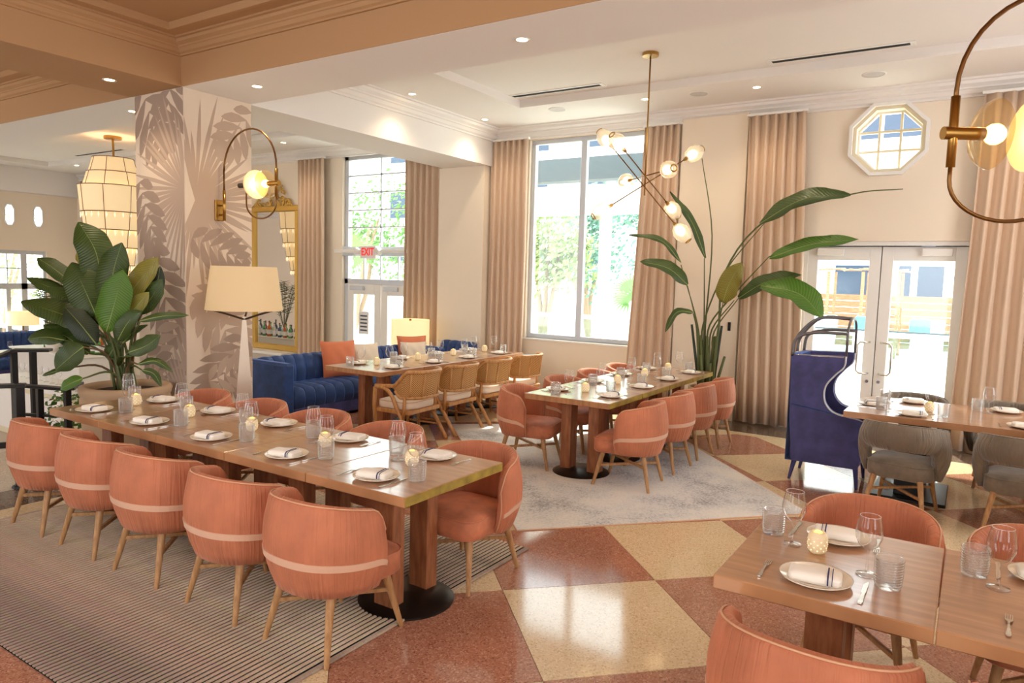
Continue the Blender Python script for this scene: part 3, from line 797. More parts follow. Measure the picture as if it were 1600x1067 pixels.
# branching brass chandelier with glass globes
ch = thing('branching_chandelier', 'branching brass chandelier with eight glowing glass globes over the pale rug', 'chandelier', (-3.2, 7.6, 4.42))
O = Vector((-3.2, 7.6, 4.42))
MB().lathe([(.0005, 0), (.09, 0), (.09, -.035), (.0005, -.035)], 28, cap0=False, cap1=False).build('canopy', 'brass', ch, autosm=40)
MB().cyl((0, 0, -.03), (0, 0, -1.55), .009, n=10).build('rod', 'brass', ch, smooth=True)
ARMS = [((-3.669, 7.531, 3.512), (-2.77, 7.641, 2.466)), ((-3.369, 7.234, 3.396), (-3.035, 8.039, 2.754)), ((-3.529, 7.233, 2.679), (-2.806, 8.013, 3.363)), ((-3.608, 8.005, 3.1), (-2.806, 7.266, 3.088))]
for a, c in ARMS:
    a, c = Vector(a) - O, Vector(c) - O; d = (c - a).normalized()
    MB().cyl(a + d * .08, c - d * .08, .007, n=8).build('arm', 'brass_dark', ch, smooth=True)
    for p, dr in ((a, -d), (c, d)):
        q = p - dr * .1
        M_ = dr.to_track_quat('Z', 'Y').to_matrix().to_4x4(); M_.translation = q
        gl = MB().lathe([(.02, .0), (.065, .03), (.092, .09), (.09, .145), (.066, .2), (.036, .23)], 20, cap0=False, cap1=False)
        gl.v = [tuple(M_ @ Vector(v)) for v in gl.v]; gg = gl.build('globe', 'frosted', ch, smooth=True)
        s = MB().cyl((0, 0, -.03), (0, 0, .02), .016, .024, 12); s.v = [tuple(M_ @ Vector(v)) for v in s.v]; s.build('socket', 'brass', gg)
        s = MB().lathe([(.036, .226), (.044, .23), (.038, .238), (.028, .232), (.036, .226)], 16, cap0=False, cap1=False); s.v = [tuple(M_ @ Vector(v)) for v in s.v]; s.build('rim', 'brass', gg, smooth=True)
        s = MB().sphere((0, 0, .085), .052, 14, 8, (1, 1, 1.25)); s.v = [tuple(M_ @ Vector(v)) for v in s.v]; s.build('bulb', 'bulb_glow', gg, smooth=True)

# arched brass sconce: bracket on the wall at the origin, arch reaching along +X
def sconce(label, loc, rz, power, ext=0.0):
    t = thing('arched_sconce', label, 'wall lamp', loc, rz, group='arched brass wall sconces')
    MB().box(-ext, .025 - ext, -.05, .05, -.12, .1, .004).build('backplate', 'brass', t)
    b = MB(); b.cyl((.02 - ext, 0, .04), (.1, 0, .04), .01); b.cyl((.02 - ext, 0, -.06), (.1, 0, -.06), .01); b.cyl((.1, 0, -.12), (.1, 0, .2), .016); b.build('bracket', 'brass', t, smooth=True)
    pts = [(.1, 0, .2), (.1, 0, .4)] + [(.52 - .42 * math.cos(PI * k / 20), 0, .4 + .4 * math.sin(PI * k / 20)) for k in range(21)] + [(.94, 0, .36)]
    MB().tube(pts, .0095, 8).build('arch', 'brass_dark', t, smooth=True)
    MB().cyl((.94, 0, .38), (.94, 0, .1), .0175, n=12).build('sleeve', 'brass', t, smooth=True)
    pts = [(.94, 0, .12), (.94, 0, .06)] + [(.705 + .235 * math.cos(PI * k / 18), 0, .05 - .16 * math.sin(PI * k / 18)) for k in range(19)] + [(.47, 0, .18)]
    MB().tube(pts, .0085, 8).build('loop', 'brass_dark', t, smooth=True)
    zc = .235
    MB().cyl((.98, 0, zc), (.82, 0, zc), .026, n=14).build('lamp_arm', 'brass', t, autosm=40)
    prof = [(.03 + .115 * math.sin(q * .16), .0 + .085 * (1 - math.cos(q * .16))) for q in range(9)]
    d = MB().lathe([(r, z) for r, z in prof], 24, cap0=False, cap1=False)
    d.v = [(.845 - z, x, zc + y) for x, y, z in d.v]; d.build('dish', 'amber_dish', t, smooth=True)
    MB().sphere((.775, 0, zc), .042, 14, 8).build('bulb', 'filament', t, smooth=True)
    g = MB()
    prof = [(.145 * math.cos(q * PI / 16), .1 * math.sin(q * PI / 16)) for q in range(9)]
    g.lathe(prof, 24, cap1=False); g.v = [(.635 - z, x, zc + y) for x, y, z in g.v]; g.build('half_globe', 'globe_cream', t, autosm=50)
    MB().cyl((.53, 0, zc), (.47, 0, zc), .009).build('rod_end', 'brass', t)
    MB().cyl((.48, 0, zc), (.36, 0, zc), .027, n=12).build('handle', 'lamp_dark', t, autosm=40)
    l = bpy.data.lights.new('sconce_lamp', 'POINT'); l.energy = power; l.color = (1, .78, .5); l.shadow_soft_size = .05
    lo = bpy.data.objects.new('sconce_lamp', l); COL.objects.link(lo); lo.parent = t; lo.location = (.68, 0, zc)
    return t
sconce('arched brass sconce with glowing globe on the palm mural column', (-6.86, 4.75, 2.55), 0, 1.0)
sconce('large arched brass sconce cut off by the picture edge above the corner table', (.677, 3.91, 2.31), PI + .55, .4, .35)

# ------------------------------------------------------------------ rugs
rg = thing('striped_rug', 'dark and cream ribbed rug under the long table', 'rug', (-4.26, 2.86, 0))
MB().box(-1.72, 1.72, -1.36, 1.34, .001, .006).build('rug_backing', 'rug_groove', rg)
rib = MB().box(-.0105, .0105, -1.36, 1.34, .004, .013, .003).mesh('rib', 'rug_stripe')
k = 0; x = -1.69
while x < 1.7:
    shared('rib', rib, rg, (x, 0, 0)); x += .034; k += 1
for a in (-1.735, 1.705): MB().box(a, a + .03, -1.36, 1.34, .001, .014, .003).build('binding', 'rug_stripe', rg)
rg2 = thing('pale_rug', 'pale worn rug lying at an angle under the middle table', 'rug', (-3.32, 6.25, 0), math.radians(-3))
Q = [(-2.79, 4.46), (-1.05, 6.3), (-3.5, 9.0), (-5.55, 7.2)]
Ri = Matrix.Rotation(math.radians(3), 2)
Ql = [tuple(Ri @ Vector((x + 3.32, y - 6.25))) for x, y in Q]
MB().prism(Ql, .001, .009).build('rug_pile', 'rug_pale', rg2)
Qb = [tuple(Vector(p) * 1.008) for p in Ql]
MB().prism(Qb, .0005, .006).build('binding', 'piping', rg2)
rg3 = thing('zebra_rug', 'black and cream striped rug under the corner table', 'rug', (1.0, 2.2, 0))
MB().box(-1.1, 1.5, -.9, .62, .001, .006).build('rug_backing', 'zebra_white', rg3)
zr = MB().box(-.03, .03, -.9, .62, .004, .011, .002).mesh('stripe', 'zebra_black')
for k in range(18): shared('stripe', zr, rg3, (-1.04 + k * .14, 0, 0))

# ------------------------------------------------------------------ tables
def table_section(name, label, loc, lx, ly, wood, axis, edge=None):
    t = thing(name, label, 'table', loc, group='wood dining tables pushed end to end')
    T = .055; TH = .795
    top_ = MB().box(-lx / 2, lx / 2, -ly / 2, ly / 2, TH - T, TH, .004).build('tabletop', wood, t)
    if edge == 'x': MB().box(lx / 2, lx / 2 + .003, -ly / 2 + .003, ly / 2 - .003, TH - T + .004, TH - .003).build('edge_reflection', 'olive_reflection', top_)  # thin strip that carries the painted olive reflection
    for s_ in (-1, 1):
        cx, cy = (0, s_ * .15) if axis == 'x' else (s_ * .15, 0)
        p, q = (.07, .05) if axis == 'x' else (.055, .07)
        MB().box(cx - p, cx + p, cy - q, cy + q, .03, TH - T, .004).build('post', 'post_wood', t)
    b = MB().lathe([(.0005, .045), (.25, .03), (.285, .012), (.285, .0), (.0005, 0)], 28, cap0=False, cap1=False); b.build('base_plate', 'iron', t, autosm=40)
    MB().box(-.27, .27, -.03, .03, TH - T - .045, TH - T).build('brace', 'iron', t)
    return t
T1X = [-5.655 + .737 * i for i in range(5)]
for i, x in enumerate(T1X):
    lab = ['end section beside the left potted plant', 'second section from the potted plant', 'middle section', 'fourth section from the potted plant', 'end section with olive-reflecting edge facing the polished floor'][i]
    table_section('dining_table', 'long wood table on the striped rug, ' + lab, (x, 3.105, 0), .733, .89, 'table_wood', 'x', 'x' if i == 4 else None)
T2Y = [6.24 + .76 * i for i in range(4)]
for i, y in enumerate(T2Y):
    lab = ['end section facing the viewer', 'second section from the viewer', 'third section from the viewer', 'far end section by the tall plant'][i]
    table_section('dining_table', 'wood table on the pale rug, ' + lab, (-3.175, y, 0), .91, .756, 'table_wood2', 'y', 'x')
T3Y = [6.32 + .765 * i for i in range(4)]
for i, y in enumerate(T3Y):
    lab = ['end section facing the viewer', 'second section from the viewer', 'third section from the viewer', 'far end section by the curtain'][i]
    table_section('dining_table', 'wood table beside the blue sofa, ' + lab, (-6.065, y, 0), .91, .761, 'table_wood2', 'y')
for i, x in enumerate((-.405, .34)):
    table_section('dining_table', ('corner wood table nearest the viewer, section with the candle' if i == 0 else 'corner wood table nearest the viewer, section cut off by the picture edge'), (x, 3.125, 0), .74, .89, 'table_wood', 'x')
t5 = thing('large_table', 'wide wood table with the grey chairs and blue hooded chair', 'table', (.36, 7.6, 0))
MB().prism([(-1.29, -.6), (1.3, -.6), (1.3, .58), (-1.17, .58), (-1.29, .3)], .74, .795).build('tabletop', 'table_wood', t5)
for sx in (-.75, .75):
    MB().box(sx - .12, sx + .12, -.28, .28, .03, .74, .006).build('pedestal', 'black_metal', t5)
    MB().box(sx - .3, sx + .3, -.4, .4, 0, .03, .006).build('base_plate', 'iron', t5)

# ------------------------------------------------------------------ upholstered barrel chair (faces +Y)
def set_uv(o, fn):
    me = o.data; uvl = me.uv_layers.new(name='UVMap')
    for l in me.loops: uvl.data[l.index].uv = fn(l.vertex_index)
def barrel_shell(A=112, zb=lambda t: .33, zt=lambda t: .80, W=.292, D=.285, ns=44, thick=.03, bulge=.045):
    """returns MB, uv list, top ridge points, list of (t)->outer point at height"""
    b = MB(); uvs = []; rings = []; ridge = []; ends = []
    prof = []
    def centre(t, v):
        a = math.radians(A) * t
        k = 1 + .06 * math.sin(PI * min(1, v * 1.1)) - .10 * (1 - v) ** 2
        sx = math.sin(a); cx_ = math.cos(a)
        return Vector((math.copysign(abs(sx) ** .85, sx) * W * k, -.0 - D * k * math.copysign(abs(cx_) ** .9, cx_), 0))
    def nrm(t, v):
        p = centre(min(1, t + .01), v) - centre(max(-1, t - .01), v)
        n = Vector((p.y, -p.x, 0)).normalized()
        if n.dot(centre(t, v)) < 0: n = -n
        return n
    def rim(t, v, off):
        c = centre(t, v); n = nrm(t, v); z = zb(t) + (zt(t) - zb(t)) * v
        return Vector((c.x + n.x * off, c.y + n.y * off, z))
    nv = 9
    for i in range(ns + 1):
        t = -1 + 2 * i / ns; loop = []; e = 1 - max(0, (abs(t) - .93) / .07) ** 2 * .55
        for j in range(nv + 1):
            v = j / nv; off = (thick * .5 + bulge * math.sin(PI * (.12 + .8 * v)) * .6) * e
            loop.append((rim(t, v * .97, off), (t * .8, v)))
        top = rim(t, 1.0, 0); top.z += .004; loop.append((top, (t * .8, 1.05)))
        for j in range(nv + 1):
            v = 1 - j / nv; off = -(thick * .5 + .016 * math.sin(PI * v)) * e
            loop.append((rim(t, v * .97, off), (t * .8, 1.1 + (1 - v))))
        rings.append([p for p, _ in loop]); uvs += [u for _, u in loop]
        ridge.append(rim(t, .985, thick * .42) + Vector((0, 0, .004)))
    b.loft(rings, cap=True)
    return b, uvs, ridge, rim
def rounded_rect(x0, x1, y0, y1, rf, rb, n=5):
    P = []
    for cx, cy, r, a0 in ((x1 - rf, y1 - rf, rf, 0), (x0 + rf, y1 - rf, rf, PI / 2), (x0 + rb, y0 + rb, rb, PI), (x1 - rb, y0 + rb, rb, 1.5 * PI)):
        for k in range(n + 1):
            a = a0 + PI / 2 * k / n; P.append((cx + r * math.cos(a), cy + r * math.sin(a)))
    return P
def cushion(x0, x1, y0, y1, z0, z1, rf, rb, dome=.02):
    b = MB(); rings = []
    for ins, z in ((.012, z0), (0, z0 + .012), (0, z1 - .016), (.008, z1 - .004), (.03, z1 + dome * .35), (.09, z1 + dome * .8), (.16, z1 + dome)):
        q = rounded_rect(x0 + ins, x1 - ins, y0 + ins, y1 - ins, max(.01, rf - ins * .5), max(.01, rb - ins * .5))
        rings.append([(x, y, z) for x, y in q])
    return b.loft(rings)
def legs4(t, m, top, bot, zt, r0, r1):
    for sx in (-1, 1):
        for sy in (-1, 1):
            MB().cyl((sx * top[0], sy * top[1], zt), (sx * bot[0], sy * bot[1], 0), r0, r1, 12).build('leg', m, t, autosm=50)
def barrel_chair(name, label, cat, vel, velp, strap=True, open_back=False, group=None):
    t = thing(name, label, cat, group=group)
    if open_back:
        zb = lambda q: .56 - .23 * smooth01((abs(q) - .58) / .2) + .02 * math.cos(q * 2)
        zt = lambda q: .80 - .06 * abs(q) ** 2.5 - .10 * max(0, (abs(q) - .9) / .1) ** 2
    else:
        zb = lambda q: .335 - .01 * (1 - abs(q))
        zt = lambda q: .805 - .075 * abs(q) ** 2 - .10 * max(0, (abs(q) - .86) / .14) ** 2.2
    b, uvs, ridge, rim = barrel_shell(A=98 if not open_back else 104, zb=zb, zt=zt, thick=.05 if not open_back else .045)
    o = b.build('backrest', velp, t, smooth=True); set_uv(o, lambda i: uvs[i])
    n = len(ridge)
    e0 = [rim(-1, v / 8, .01) for v in range(0, 8)]; e1 = [rim(1, v / 8, .01) for v in range(7, -1, -1)]
    MB().tube(e0 + ridge + e1, .0042 if not open_back else .004, 6).build('piping', 'piping' if not open_back else vel, o, smooth=True)
    if strap:
        s = MB(); rg_ = []
        for i in range(45):
            q = -.99 + 1.98 * i / 44
            pts = []
            for (v, o_) in ((.33, .006), (.33, .0), (.41, .0), (.41, .006)):
                vv = v / .97; off = (.025 + .045 * math.sin(PI * (.12 + .8 * vv)) * .6) * (1 - max(0, (abs(q) - .93) / .07) ** 2 * .55) + o_ - .001
                pts.append(rim(q, v, off))
            rg_.append(pts)
        s.loft(rg_); s.build('strap', 'strap', o, smooth=False)
    st_ = cushion(-.255, .255, -.22, .285, .325, .455, .09, .14, .028).build('seat', vel, t, autosm=60)
    q = rounded_rect(-.257, .257, -.22, .287, .09, .14)
    MB().tube([(x, y, .447) for x, y in q], .0045, 6, closed=True).build('seat_piping', vel, st_, smooth=True)
    legs4(t, 'oak', (.175, .19), (.232, .27), .335, .024, .0135)
    for s in (-1, 1):
        MB().box(-.31, .31, -.011, .011, -.011, .011, .002, M=Matrix.Translation((0, 0, .205 + s * .012)) @ Matrix.Rotation(s * math.atan2(.235, .205), 4, 'Z')).build('stretcher', 'oak', t)
    return t
PINK = []
def put_chairs(first, spots, bag):
    for i, (x, y, rz, lab, grp) in enumerate(spots):
        if not bag: o = first; o.location = (x, y, 0); o.rotation_euler = (0, 0, rz); o['label'] = lab; o['group'] = grp
        else: o = dup(first, (x, y, 0), rz, lab, grp)
        bag.append(o)
pink = barrel_chair('barrel_chair', 'x', 'chair', 'velvet_pink', 'velvet_pink_pleat')
G1 = 'coral velvet barrel chairs'
S = []
n1 = ['closest to the railing', 'second from the railing', 'middle of row', 'fourth from the railing', 'olive-reflecting end']
for i, x in enumerate((-5.6, -4.89, -4.2, -3.43, -2.74)):
    S.append((x, 2.57, random.uniform(-.04, .04), 'coral velvet barrel chair near side of the long table, ' + n1[i], G1))
n2 = ['closest to the left plant', 'second from the left plant', 'in the middle', 'fourth from the left plant', 'at the olive-reflecting end, full seat showing']
for i, x in enumerate((-5.82, -5.05, -4.3, -3.55, -2.66)):
    S.append((x, 3.74 if i < 4 else 3.62, PI + random.uniform(-.05, .05), 'coral velvet barrel chair across the long table, ' + n2[i], G1))
n3 = ['closest to the viewer', 'second from the viewer', 'third from the viewer', 'closest to the window wall']
for i, y in enumerate((6.17, 6.93, 7.65, 8.38)):
    S.append((-2.64, y, PI / 2 + (.1 if i == 0 else random.uniform(-.04, .04)), 'coral velvet barrel chair door side of pale rug table, ' + n3[i], G1))
for i, y in enumerate((6.2, 7.1, 7.9, 8.7)):
    S.append((-3.75, y, -PI / 2 + (.2 if i == 0 else random.uniform(-.04, .04)), 'coral velvet barrel chair sofa side of pale rug table, ' + n3[i], G1))
S += [(-.37, 2.55, -.1, 'coral velvet barrel chair with its back to us at the bottom edge, corner table', G1), (.38, 2.5, -.05, 'coral velvet barrel chair cut off by the bottom picture corner', G1),
      (-.37, 3.9, PI - .05, 'coral velvet barrel chair across the corner table, beside the rug', G1), (.37, 3.86, PI + .05, 'coral velvet barrel chair across the corner table, cut off by the picture edge', G1)]
put_chairs(pink, S, PINK)
grey = barrel_chair('open_back_chair', 'x', 'chair', 'fabric_grey', 'fabric_grey_pleat', strap=False, open_back=True)
G2 = 'grey pleated open-back chairs'
put_chairs(grey, [(-.42, 6.86, -.14, 'grey pleated open-back chair with its back to us beside the blue hooded chair', G2), (.42, 6.88, -.08, 'grey pleated open-back chair with its back to us at the picture edge', G2),
                  (-.46, 8.42, PI + .05, 'grey pleated chair across the wide table in front of the glass doors', G2), (.34, 8.42, PI, 'grey pleated chair across the wide table in front of the edge curtain', G2)], [])

# ------------------------------------------------------------------ cane armchair (faces +Y)
def cane_chair():
    t = thing('cane_armchair', 'x', 'chair')
    def plan(q):       # q -1..1 round the back
        a = math.radians(100) * q
        return Vector((.305 * math.copysign(abs(math.sin(a)) ** .62, math.sin(a)), -.02 - .27 * math.cos(a) if abs(q) < .9 else -.02 - .27 * math.cos(a), 0))
    def top(q): return .83 - .17 * smooth01((abs(q) - .55) / .42)
    def low(q): return .535 + .105 * smooth01((abs(q) - .72) / .26)
    N = 36
    qs = [-1 + 2 * i / N for i in range(N + 1)]
    tp = [plan(q) + Vector((0, -.05 * (1 - abs(q)), top(q))) for q in qs]
    lp = [plan(q) + Vector((0, 0, low(q))) for q in qs]
    arms = [Vector((-.305, .26, .645)), Vector((-.305, .14, .65))]
    armr = [Vector((.305, .14, .65)), Vector((.305, .26, .645))]
    MB().tube(arms + tp + armr, .022, 8).build('top_rail', 'cane_frame', t, smooth=True)
    MB().tube(lp[2:-2], .018, 6).build('lower_rail', 'cane_frame', t, smooth=True)
    b = MB(); R = [[tp[i] * .97 + lp[i] * .03 for i in range(len(qs))], [tp[i] * .5 + lp[i] * .5 for i in range(len(qs))], [lp[i] for i in range(len(qs))]]
    b.loft(R, cap=False, closed=False)
    o = b.build('cane_panel', 'cane', t, smooth=True); nn = len(qs)
    set_uv(o, lambda i: ((i % nn) / nn * .9, (i // nn) * .14))
    for q in (-.5, -.16, .16, .5):
        i = round((q + 1) / 2 * N); MB().tube([tp[i], (tp[i] + lp[i]) / 2, lp[i]], .013, 6).build('stile', 'cane_frame', t, smooth=True)
    for s in (-1, 1):
        MB().tube([(s * .282, .24, 0), (s * .305, .27, .42), (s * .305, .262, .63)], [.018, .025, .024], 8).build('leg', 'cane_frame', t, smooth=True)
        arc = catmull([(s * .308, .25, .635), (s * .31, .12, .625), (s * .308, .01, .54), (s * .303, -.08, .36), (s * .295, -.32, 0)], 5)
        MB().tube(arc, .023, 8).build('leg', 'cane_frame', t, smooth=True)
        MB().tube([plan(s * .62) + Vector((0, 0, .55)), (s * .295, -.15, .42), (s * .3, -.14, .3)], [.018, .02, .02], 8).build('back_upright', 'cane_frame', t, smooth=True)
        MB().cyl((s * .288, .25, .16), (s * .298, -.2, .16), .012, n=8).build('stretcher', 'cane_frame', t, smooth=True)
    MB().box(-.295, .295, -.22, .27, .345, .395, .01).build('seat_frame', 'cane_frame', t)
    cu_ = cushion(-.275, .275, -.2, .26, .395, .485, .07, .12, .02).build('seat_cushion', 'cushion_cream', t, autosm=60)
    q = rounded_rect(-.277, .277, -.202, .262, .07, .12)
    MB().tube([(x, y, .478) for x, y in q], .004, 6, closed=True).build('cushion_piping', 'piping', cu_, smooth=True)
    return t
cn = cane_chair()
put_chairs(cn, [(-5.43, y, PI / 2 + .06 * (1 - i * .4), 'cane-backed wooden armchair with cream cushion, ' + ['closest to the long table', 'second from the long table', 'third from the long table', 'last by the window'][i], 'cane armchairs along the sofa table') for i, y in enumerate((6.24, 6.98, 7.74, 8.55))], [])

# ------------------------------------------------------------------ blue hooded chair (faces +X, origin at its rear near floor corner)
hc = thing('hooded_chair', 'tall navy velvet hooded chair with open caged canopy', 'chair', (-1.44, 7.3, 0))
def side_outline():
    return [(0.03, .2), (.62, .2), (.655, .34), (.655, .66), (.6, .68)] + [tuple(p[:2]) for p in catmull([(.52, .69, 0), (.38, .72, 0), (.3, .82, 0), (.30, .96, 0), (.38, 1.08, 0), (.45, 1.16, 0), (.46, 1.26, 0)], 5)] + [(.0, 1.24), (-.03, 1.22), (-.01, .6)]
so_ = side_outline()
for y0, y1 in ((0, .07), (.53, .6)):
    n = len(so_); vs = [(x, y0, z) for x, z in so_] + [(x, y1, z) for x, z in so_]
    b = MB().add(vs, [tuple(range(n)), tuple(reversed(range(n, 2 * n)))] + [(i, (i + 1) % n, n + (i + 1) % n, n + i) for i in range(n)])
    sp = b.build('side_wing', 'velvet_navy', hc)
    cv = [(x, z) for x, z in so_[2:-3]]
    yy = y0 - .003 if y0 == 0 else y1 + .003
    MB().tube([(x, yy, z) for x, z in cv], .008, 6).build('edge_trim', 'alu', sp, smooth=True)
    MB().tube([(.0, yy, .76), (.3, yy, .72), (.46, yy, .7)], .007, 6).build('seam', 'velvet_blue', sp, smooth=True)
b = MB(); R = []
for j in range(9):
    z = .2 + j * .13; r = []
    for i in range(11):
        y = .0 + .6 * i / 10; bow = .04 * math.sin(PI * i / 10)
        r.append((-.03 - bow * .6 + .0 * z, y, z))
    R.append(r)
R2 = [[(x + .09, y, z) for x, y, z in r] for r in R]
b.loft(R, cap=False, closed=False); b.loft(R2, cap=False, closed=False)
top = R[-1] + R2[-1][::-1]; b.add(top, [tuple(range(len(top)))]); bot = R[0] + R2[0][::-1]; b.add(bot, [tuple(range(len(bot)))])
b.build('backrest', 'velvet_blue', hc, smooth=False)
cushion(.06, .62, .07, .53, .34, .46, .05, .02, .03).build('seat', 'velvet_blue', hc, autosm=60)
MB().box(.0, .62, .04, .56, .2, .34, .01).build('seat_base', 'velvet_navy', hc)
hoop = MB()
rim_pts = [(-.02, 0, 1.24), (-.06, .3, 1.24), (-.02, .6, 1.24)]
MB().tube([(.46, .01, 1.25), (.2, .01, 1.245), (-.02, .01, 1.235), (-.06, .3, 1.235), (-.02, .59, 1.235), (.2, .59, 1.245), (.46, .59, 1.25)], .011, 8).build('canopy_rim', 'steel', hc, smooth=True)
fh = [(.46, .3 - .29 * math.cos(PI * k / 12), 1.25 + (.36 * math.sin(PI * k / 12) ** .35 if 0 < k < 12 else 0)) for k in range(13)]
MB().tube(fh, .012, 8).build('canopy_hoop', 'cage_grey', hc, smooth=True)
for y in (.02, .2, .4, .58):
    k = min(range(13), key=lambda q: abs(fh[q][1] - y)); e = Vector(fh[k] if 0 < k < 12 else fh[1 if k == 0 else 11])
    xs = -.02 - .04 * math.sin(PI * y / .6)
    MB().tube(catmull([(xs, y, 1.235), (xs + .03, y, 1.4), (.16, (y + e.y) / 2, e.z - .01), tuple(e)], 5), .015, 8).build('canopy_rib', 'cage_grey', hc, smooth=True)
for x, y in ((.05, .05), (.05, .55), (.6, .05), (.6, .55)):
    MB().cyl((x, y, .2), (x - (.04 if x < .3 else -.02), y, 0), .024, .013, 10).build('leg', 'velvet_navy', hc, autosm=40)

# ------------------------------------------------------------------ channel-tufted sofa (faces +X)
def sofa(label, loc, rz, L, D=.8, hb=.78, arms=True):
    t = thing('tufted_sofa', label, 'sofa', loc, rz)
    MB().box(-D + .02, -.04, .03, L - .03, .04, .2, .01).build('plinth', 'velvet_navy', t)
    nseat = round((L - .3) / .17); w_ = (L - .3) / nseat
    sm = MB(); R = []
    for k in range(9):
        a = k / 8; R.append([(-D + .2 + (D - .24) * q[0], a * w_, q[1] - .0 + (.03 * math.sin(PI * a) if 0 < j < 7 else 0)) for j, q in enumerate(((0, .2), (0, .42), (.3, .44), (.7, .445), (.93, .435), (1.0, .40), (1.03, .3), (1.0, .2)))])
    sm.loft(R, cap=True); seat_me = sm.mesh('seat_channel', 'velvet_blue', smooth=True)
    bm_ = MB(); R = []
    for k in range(9):
        a = k / 8; e = .035 * math.sin(PI * a)
        R.append([(-D, a * w_, .2), (-D, a * w_, hb - .02), (-D + .05, a * w_, hb + e * .4), (-D + .13, a * w_, hb + e * .5), (-D + .17 + e, a * w_, hb - .05), (-D + .2 + e, a * w_, .6), (-D + .2 + e, a * w_, .4), (-D + .2, a * w_, .2)])
    bm_.loft(R, cap=True); back_me = bm_.mesh('back_channel', 'velvet_blue', smooth=True)
    for i in range(nseat):
        shared('seat_channel', seat_me, t, (0, .15 + i * w_, 0)); shared('back_channel', back_me, t, (0, .15 + i * w_, 0))
    if arms:
        for y in (0, L - .15): MB().box(-D, -.02, y, y + .15, .06, hb, .035).build('arm', 'velvet_blue', t, autosm=30)
    for x in (-D + .08, -.1):
        for y in (.1, L - .1): MB().cyl((x, y, 0), (x, y, .06), .02, .03).build('foot', 'black_metal', t)
    return t
sofa('long blue velvet channel-tufted sofa behind the cane chair table', (-6.98, 5.75, 0), 0, 3.15)
sb = sofa('dark blue velvet tufted bench against the white wall pillar past the long sofa', (-7.8, 8.94, 0), -PI / 2, .95, .8, .80, False)
# throw pillows
def pillow(name, label, loc, rz, tilt, s, m):
    t = thing(name, label, 'pillow', loc, rz, group='throw pillows on the blue sofa')
    b = MB(); n = 14; F_, B_ = [], []
    for j in range(n + 1):
        for i in range(n + 1):
            u, v = 2 * i / n - 1, 2 * j / n - 1
            th = .075 * (1 - u ** 4) ** .6 * (1 - v ** 4) ** .6
            pin = 1 - .06 * (1 - v * v) * abs(u) ** 3 ; pin2 = 1 - .06 * (1 - u * u) * abs(v) ** 3
            wr = .006 * math.sin(9 * u + 5 * v) * (1 - u ** 4) * (1 - v ** 4)
            F_.append((th + wr, u * s / 2 * pin, v * s / 2 * pin2)); B_.append((-th, u * s / 2 * pin, v * s / 2 * pin2))
    fs = [(j * (n + 1) + i, j * (n + 1) + i + 1, (j + 1) * (n + 1) + i + 1, (j + 1) * (n + 1) + i) for j in range(n) for i in range(n)]
    b.add(F_, fs); b.add(B_, [tuple(reversed(q)) for q in fs])
    Mx = Matrix.Rotation(-tilt, 4, 'Y'); b.v = [tuple(Mx @ Vector(p)) for p in b.v]
    b.v = [(x, y, z + s / 2) for x, y, z in b.v]
    b.build('cover', m, t, smooth=True)
pillow('throw_pillow', 'coral throw pillow leaning on the sofa back near its arm', (-7.42, 7.02, .45), -.35, .3, .52, 'pillow_coral')
pillow('throw_pillow', 'cream throw pillow beside the coral one near the sofa arm', (-7.36, 7.48, .45), -.3, .3, .46, 'pillow_cream')
pillow('throw_pillow', 'coral throw pillow at the far sofa end under the drum lamp', (-7.46, 8.62, .45), -.5, .25, .5, 'pillow_coral')
pillow('throw_pillow', 'cream throw pillow in front of the far coral pillow', (-7.32, 8.5, .45), -.5, .3, .42, 'pillow_cream')

# ------------------------------------------------------------------ lamps
lp = thing('floor_lamp', 'floor lamp with wide tan shade in front of the mural column', 'floor lamp', (-6.38, 4.71, 0))
def drum(b, r0, r1, z0, z1): b.lathe([(r0, z0), (r1, z1), (r1 - .006, z1), (r0 - .006, z0), (r0, z0)], 40, cap0=False, cap1=False); return b
drum(MB(), .385, .325, 1.5, 1.95).build('lamp_shade', 'lamp_shade', lp, autosm=50)
b = MB(); tri = lambda r, z: [(r * math.cos(a), r * math.sin(a), z) for a in (.3, .3 + 2.1, .3 + 4.2)]
MB().loft([tri(.12, .02), tri(.1, .5), tri(.02, 1.43)]).build('pole', 'lamp_light', lp)
MB().lathe([(.0005, .02), (.17, .02), (.18, 0), (.0005, 0)], 24, cap0=False, cap1=False).build('base', 'lamp_dark', lp)
for k in range(3):
    a = .3 + 2.1 * k; MB().tube([(0, 0, 1.4), (.18 * math.cos(a), .18 * math.sin(a), 1.46), (.355 * math.cos(a), .355 * math.sin(a), 1.51)], .011, 6).build('shade_arm', 'lamp_dark', lp, smooth=True)
MB().sphere((0, 0, 1.68), .05).build('bulb', 'bulb_glow', lp, smooth=True)
tl = thing('table_lamp', 'cream drum shade lamp behind the far end of the blue sofa', 'lamp', (-8.15, 9.35, -.85))
drum(MB(), .33, .33, 1.55, 1.99).build('lamp_shade', 'lamp_shade_lit', tl, autosm=50)
MB().lathe([(.0005, 1.97), (.325, 1.97)], 30, cap0=False, cap1=False).build('diffuser', 'lamp_shade_lit', tl)
MB().cyl((0, 0, 1.97), (0, 0, 2.0), .02).build('finial', 'brass_dark', tl)
MB().lathe([(.12, 0), (.12, .03), (.02, .05), (.015, 1.6)], 20).build('pole', 'brass_dark', tl, smooth=True)

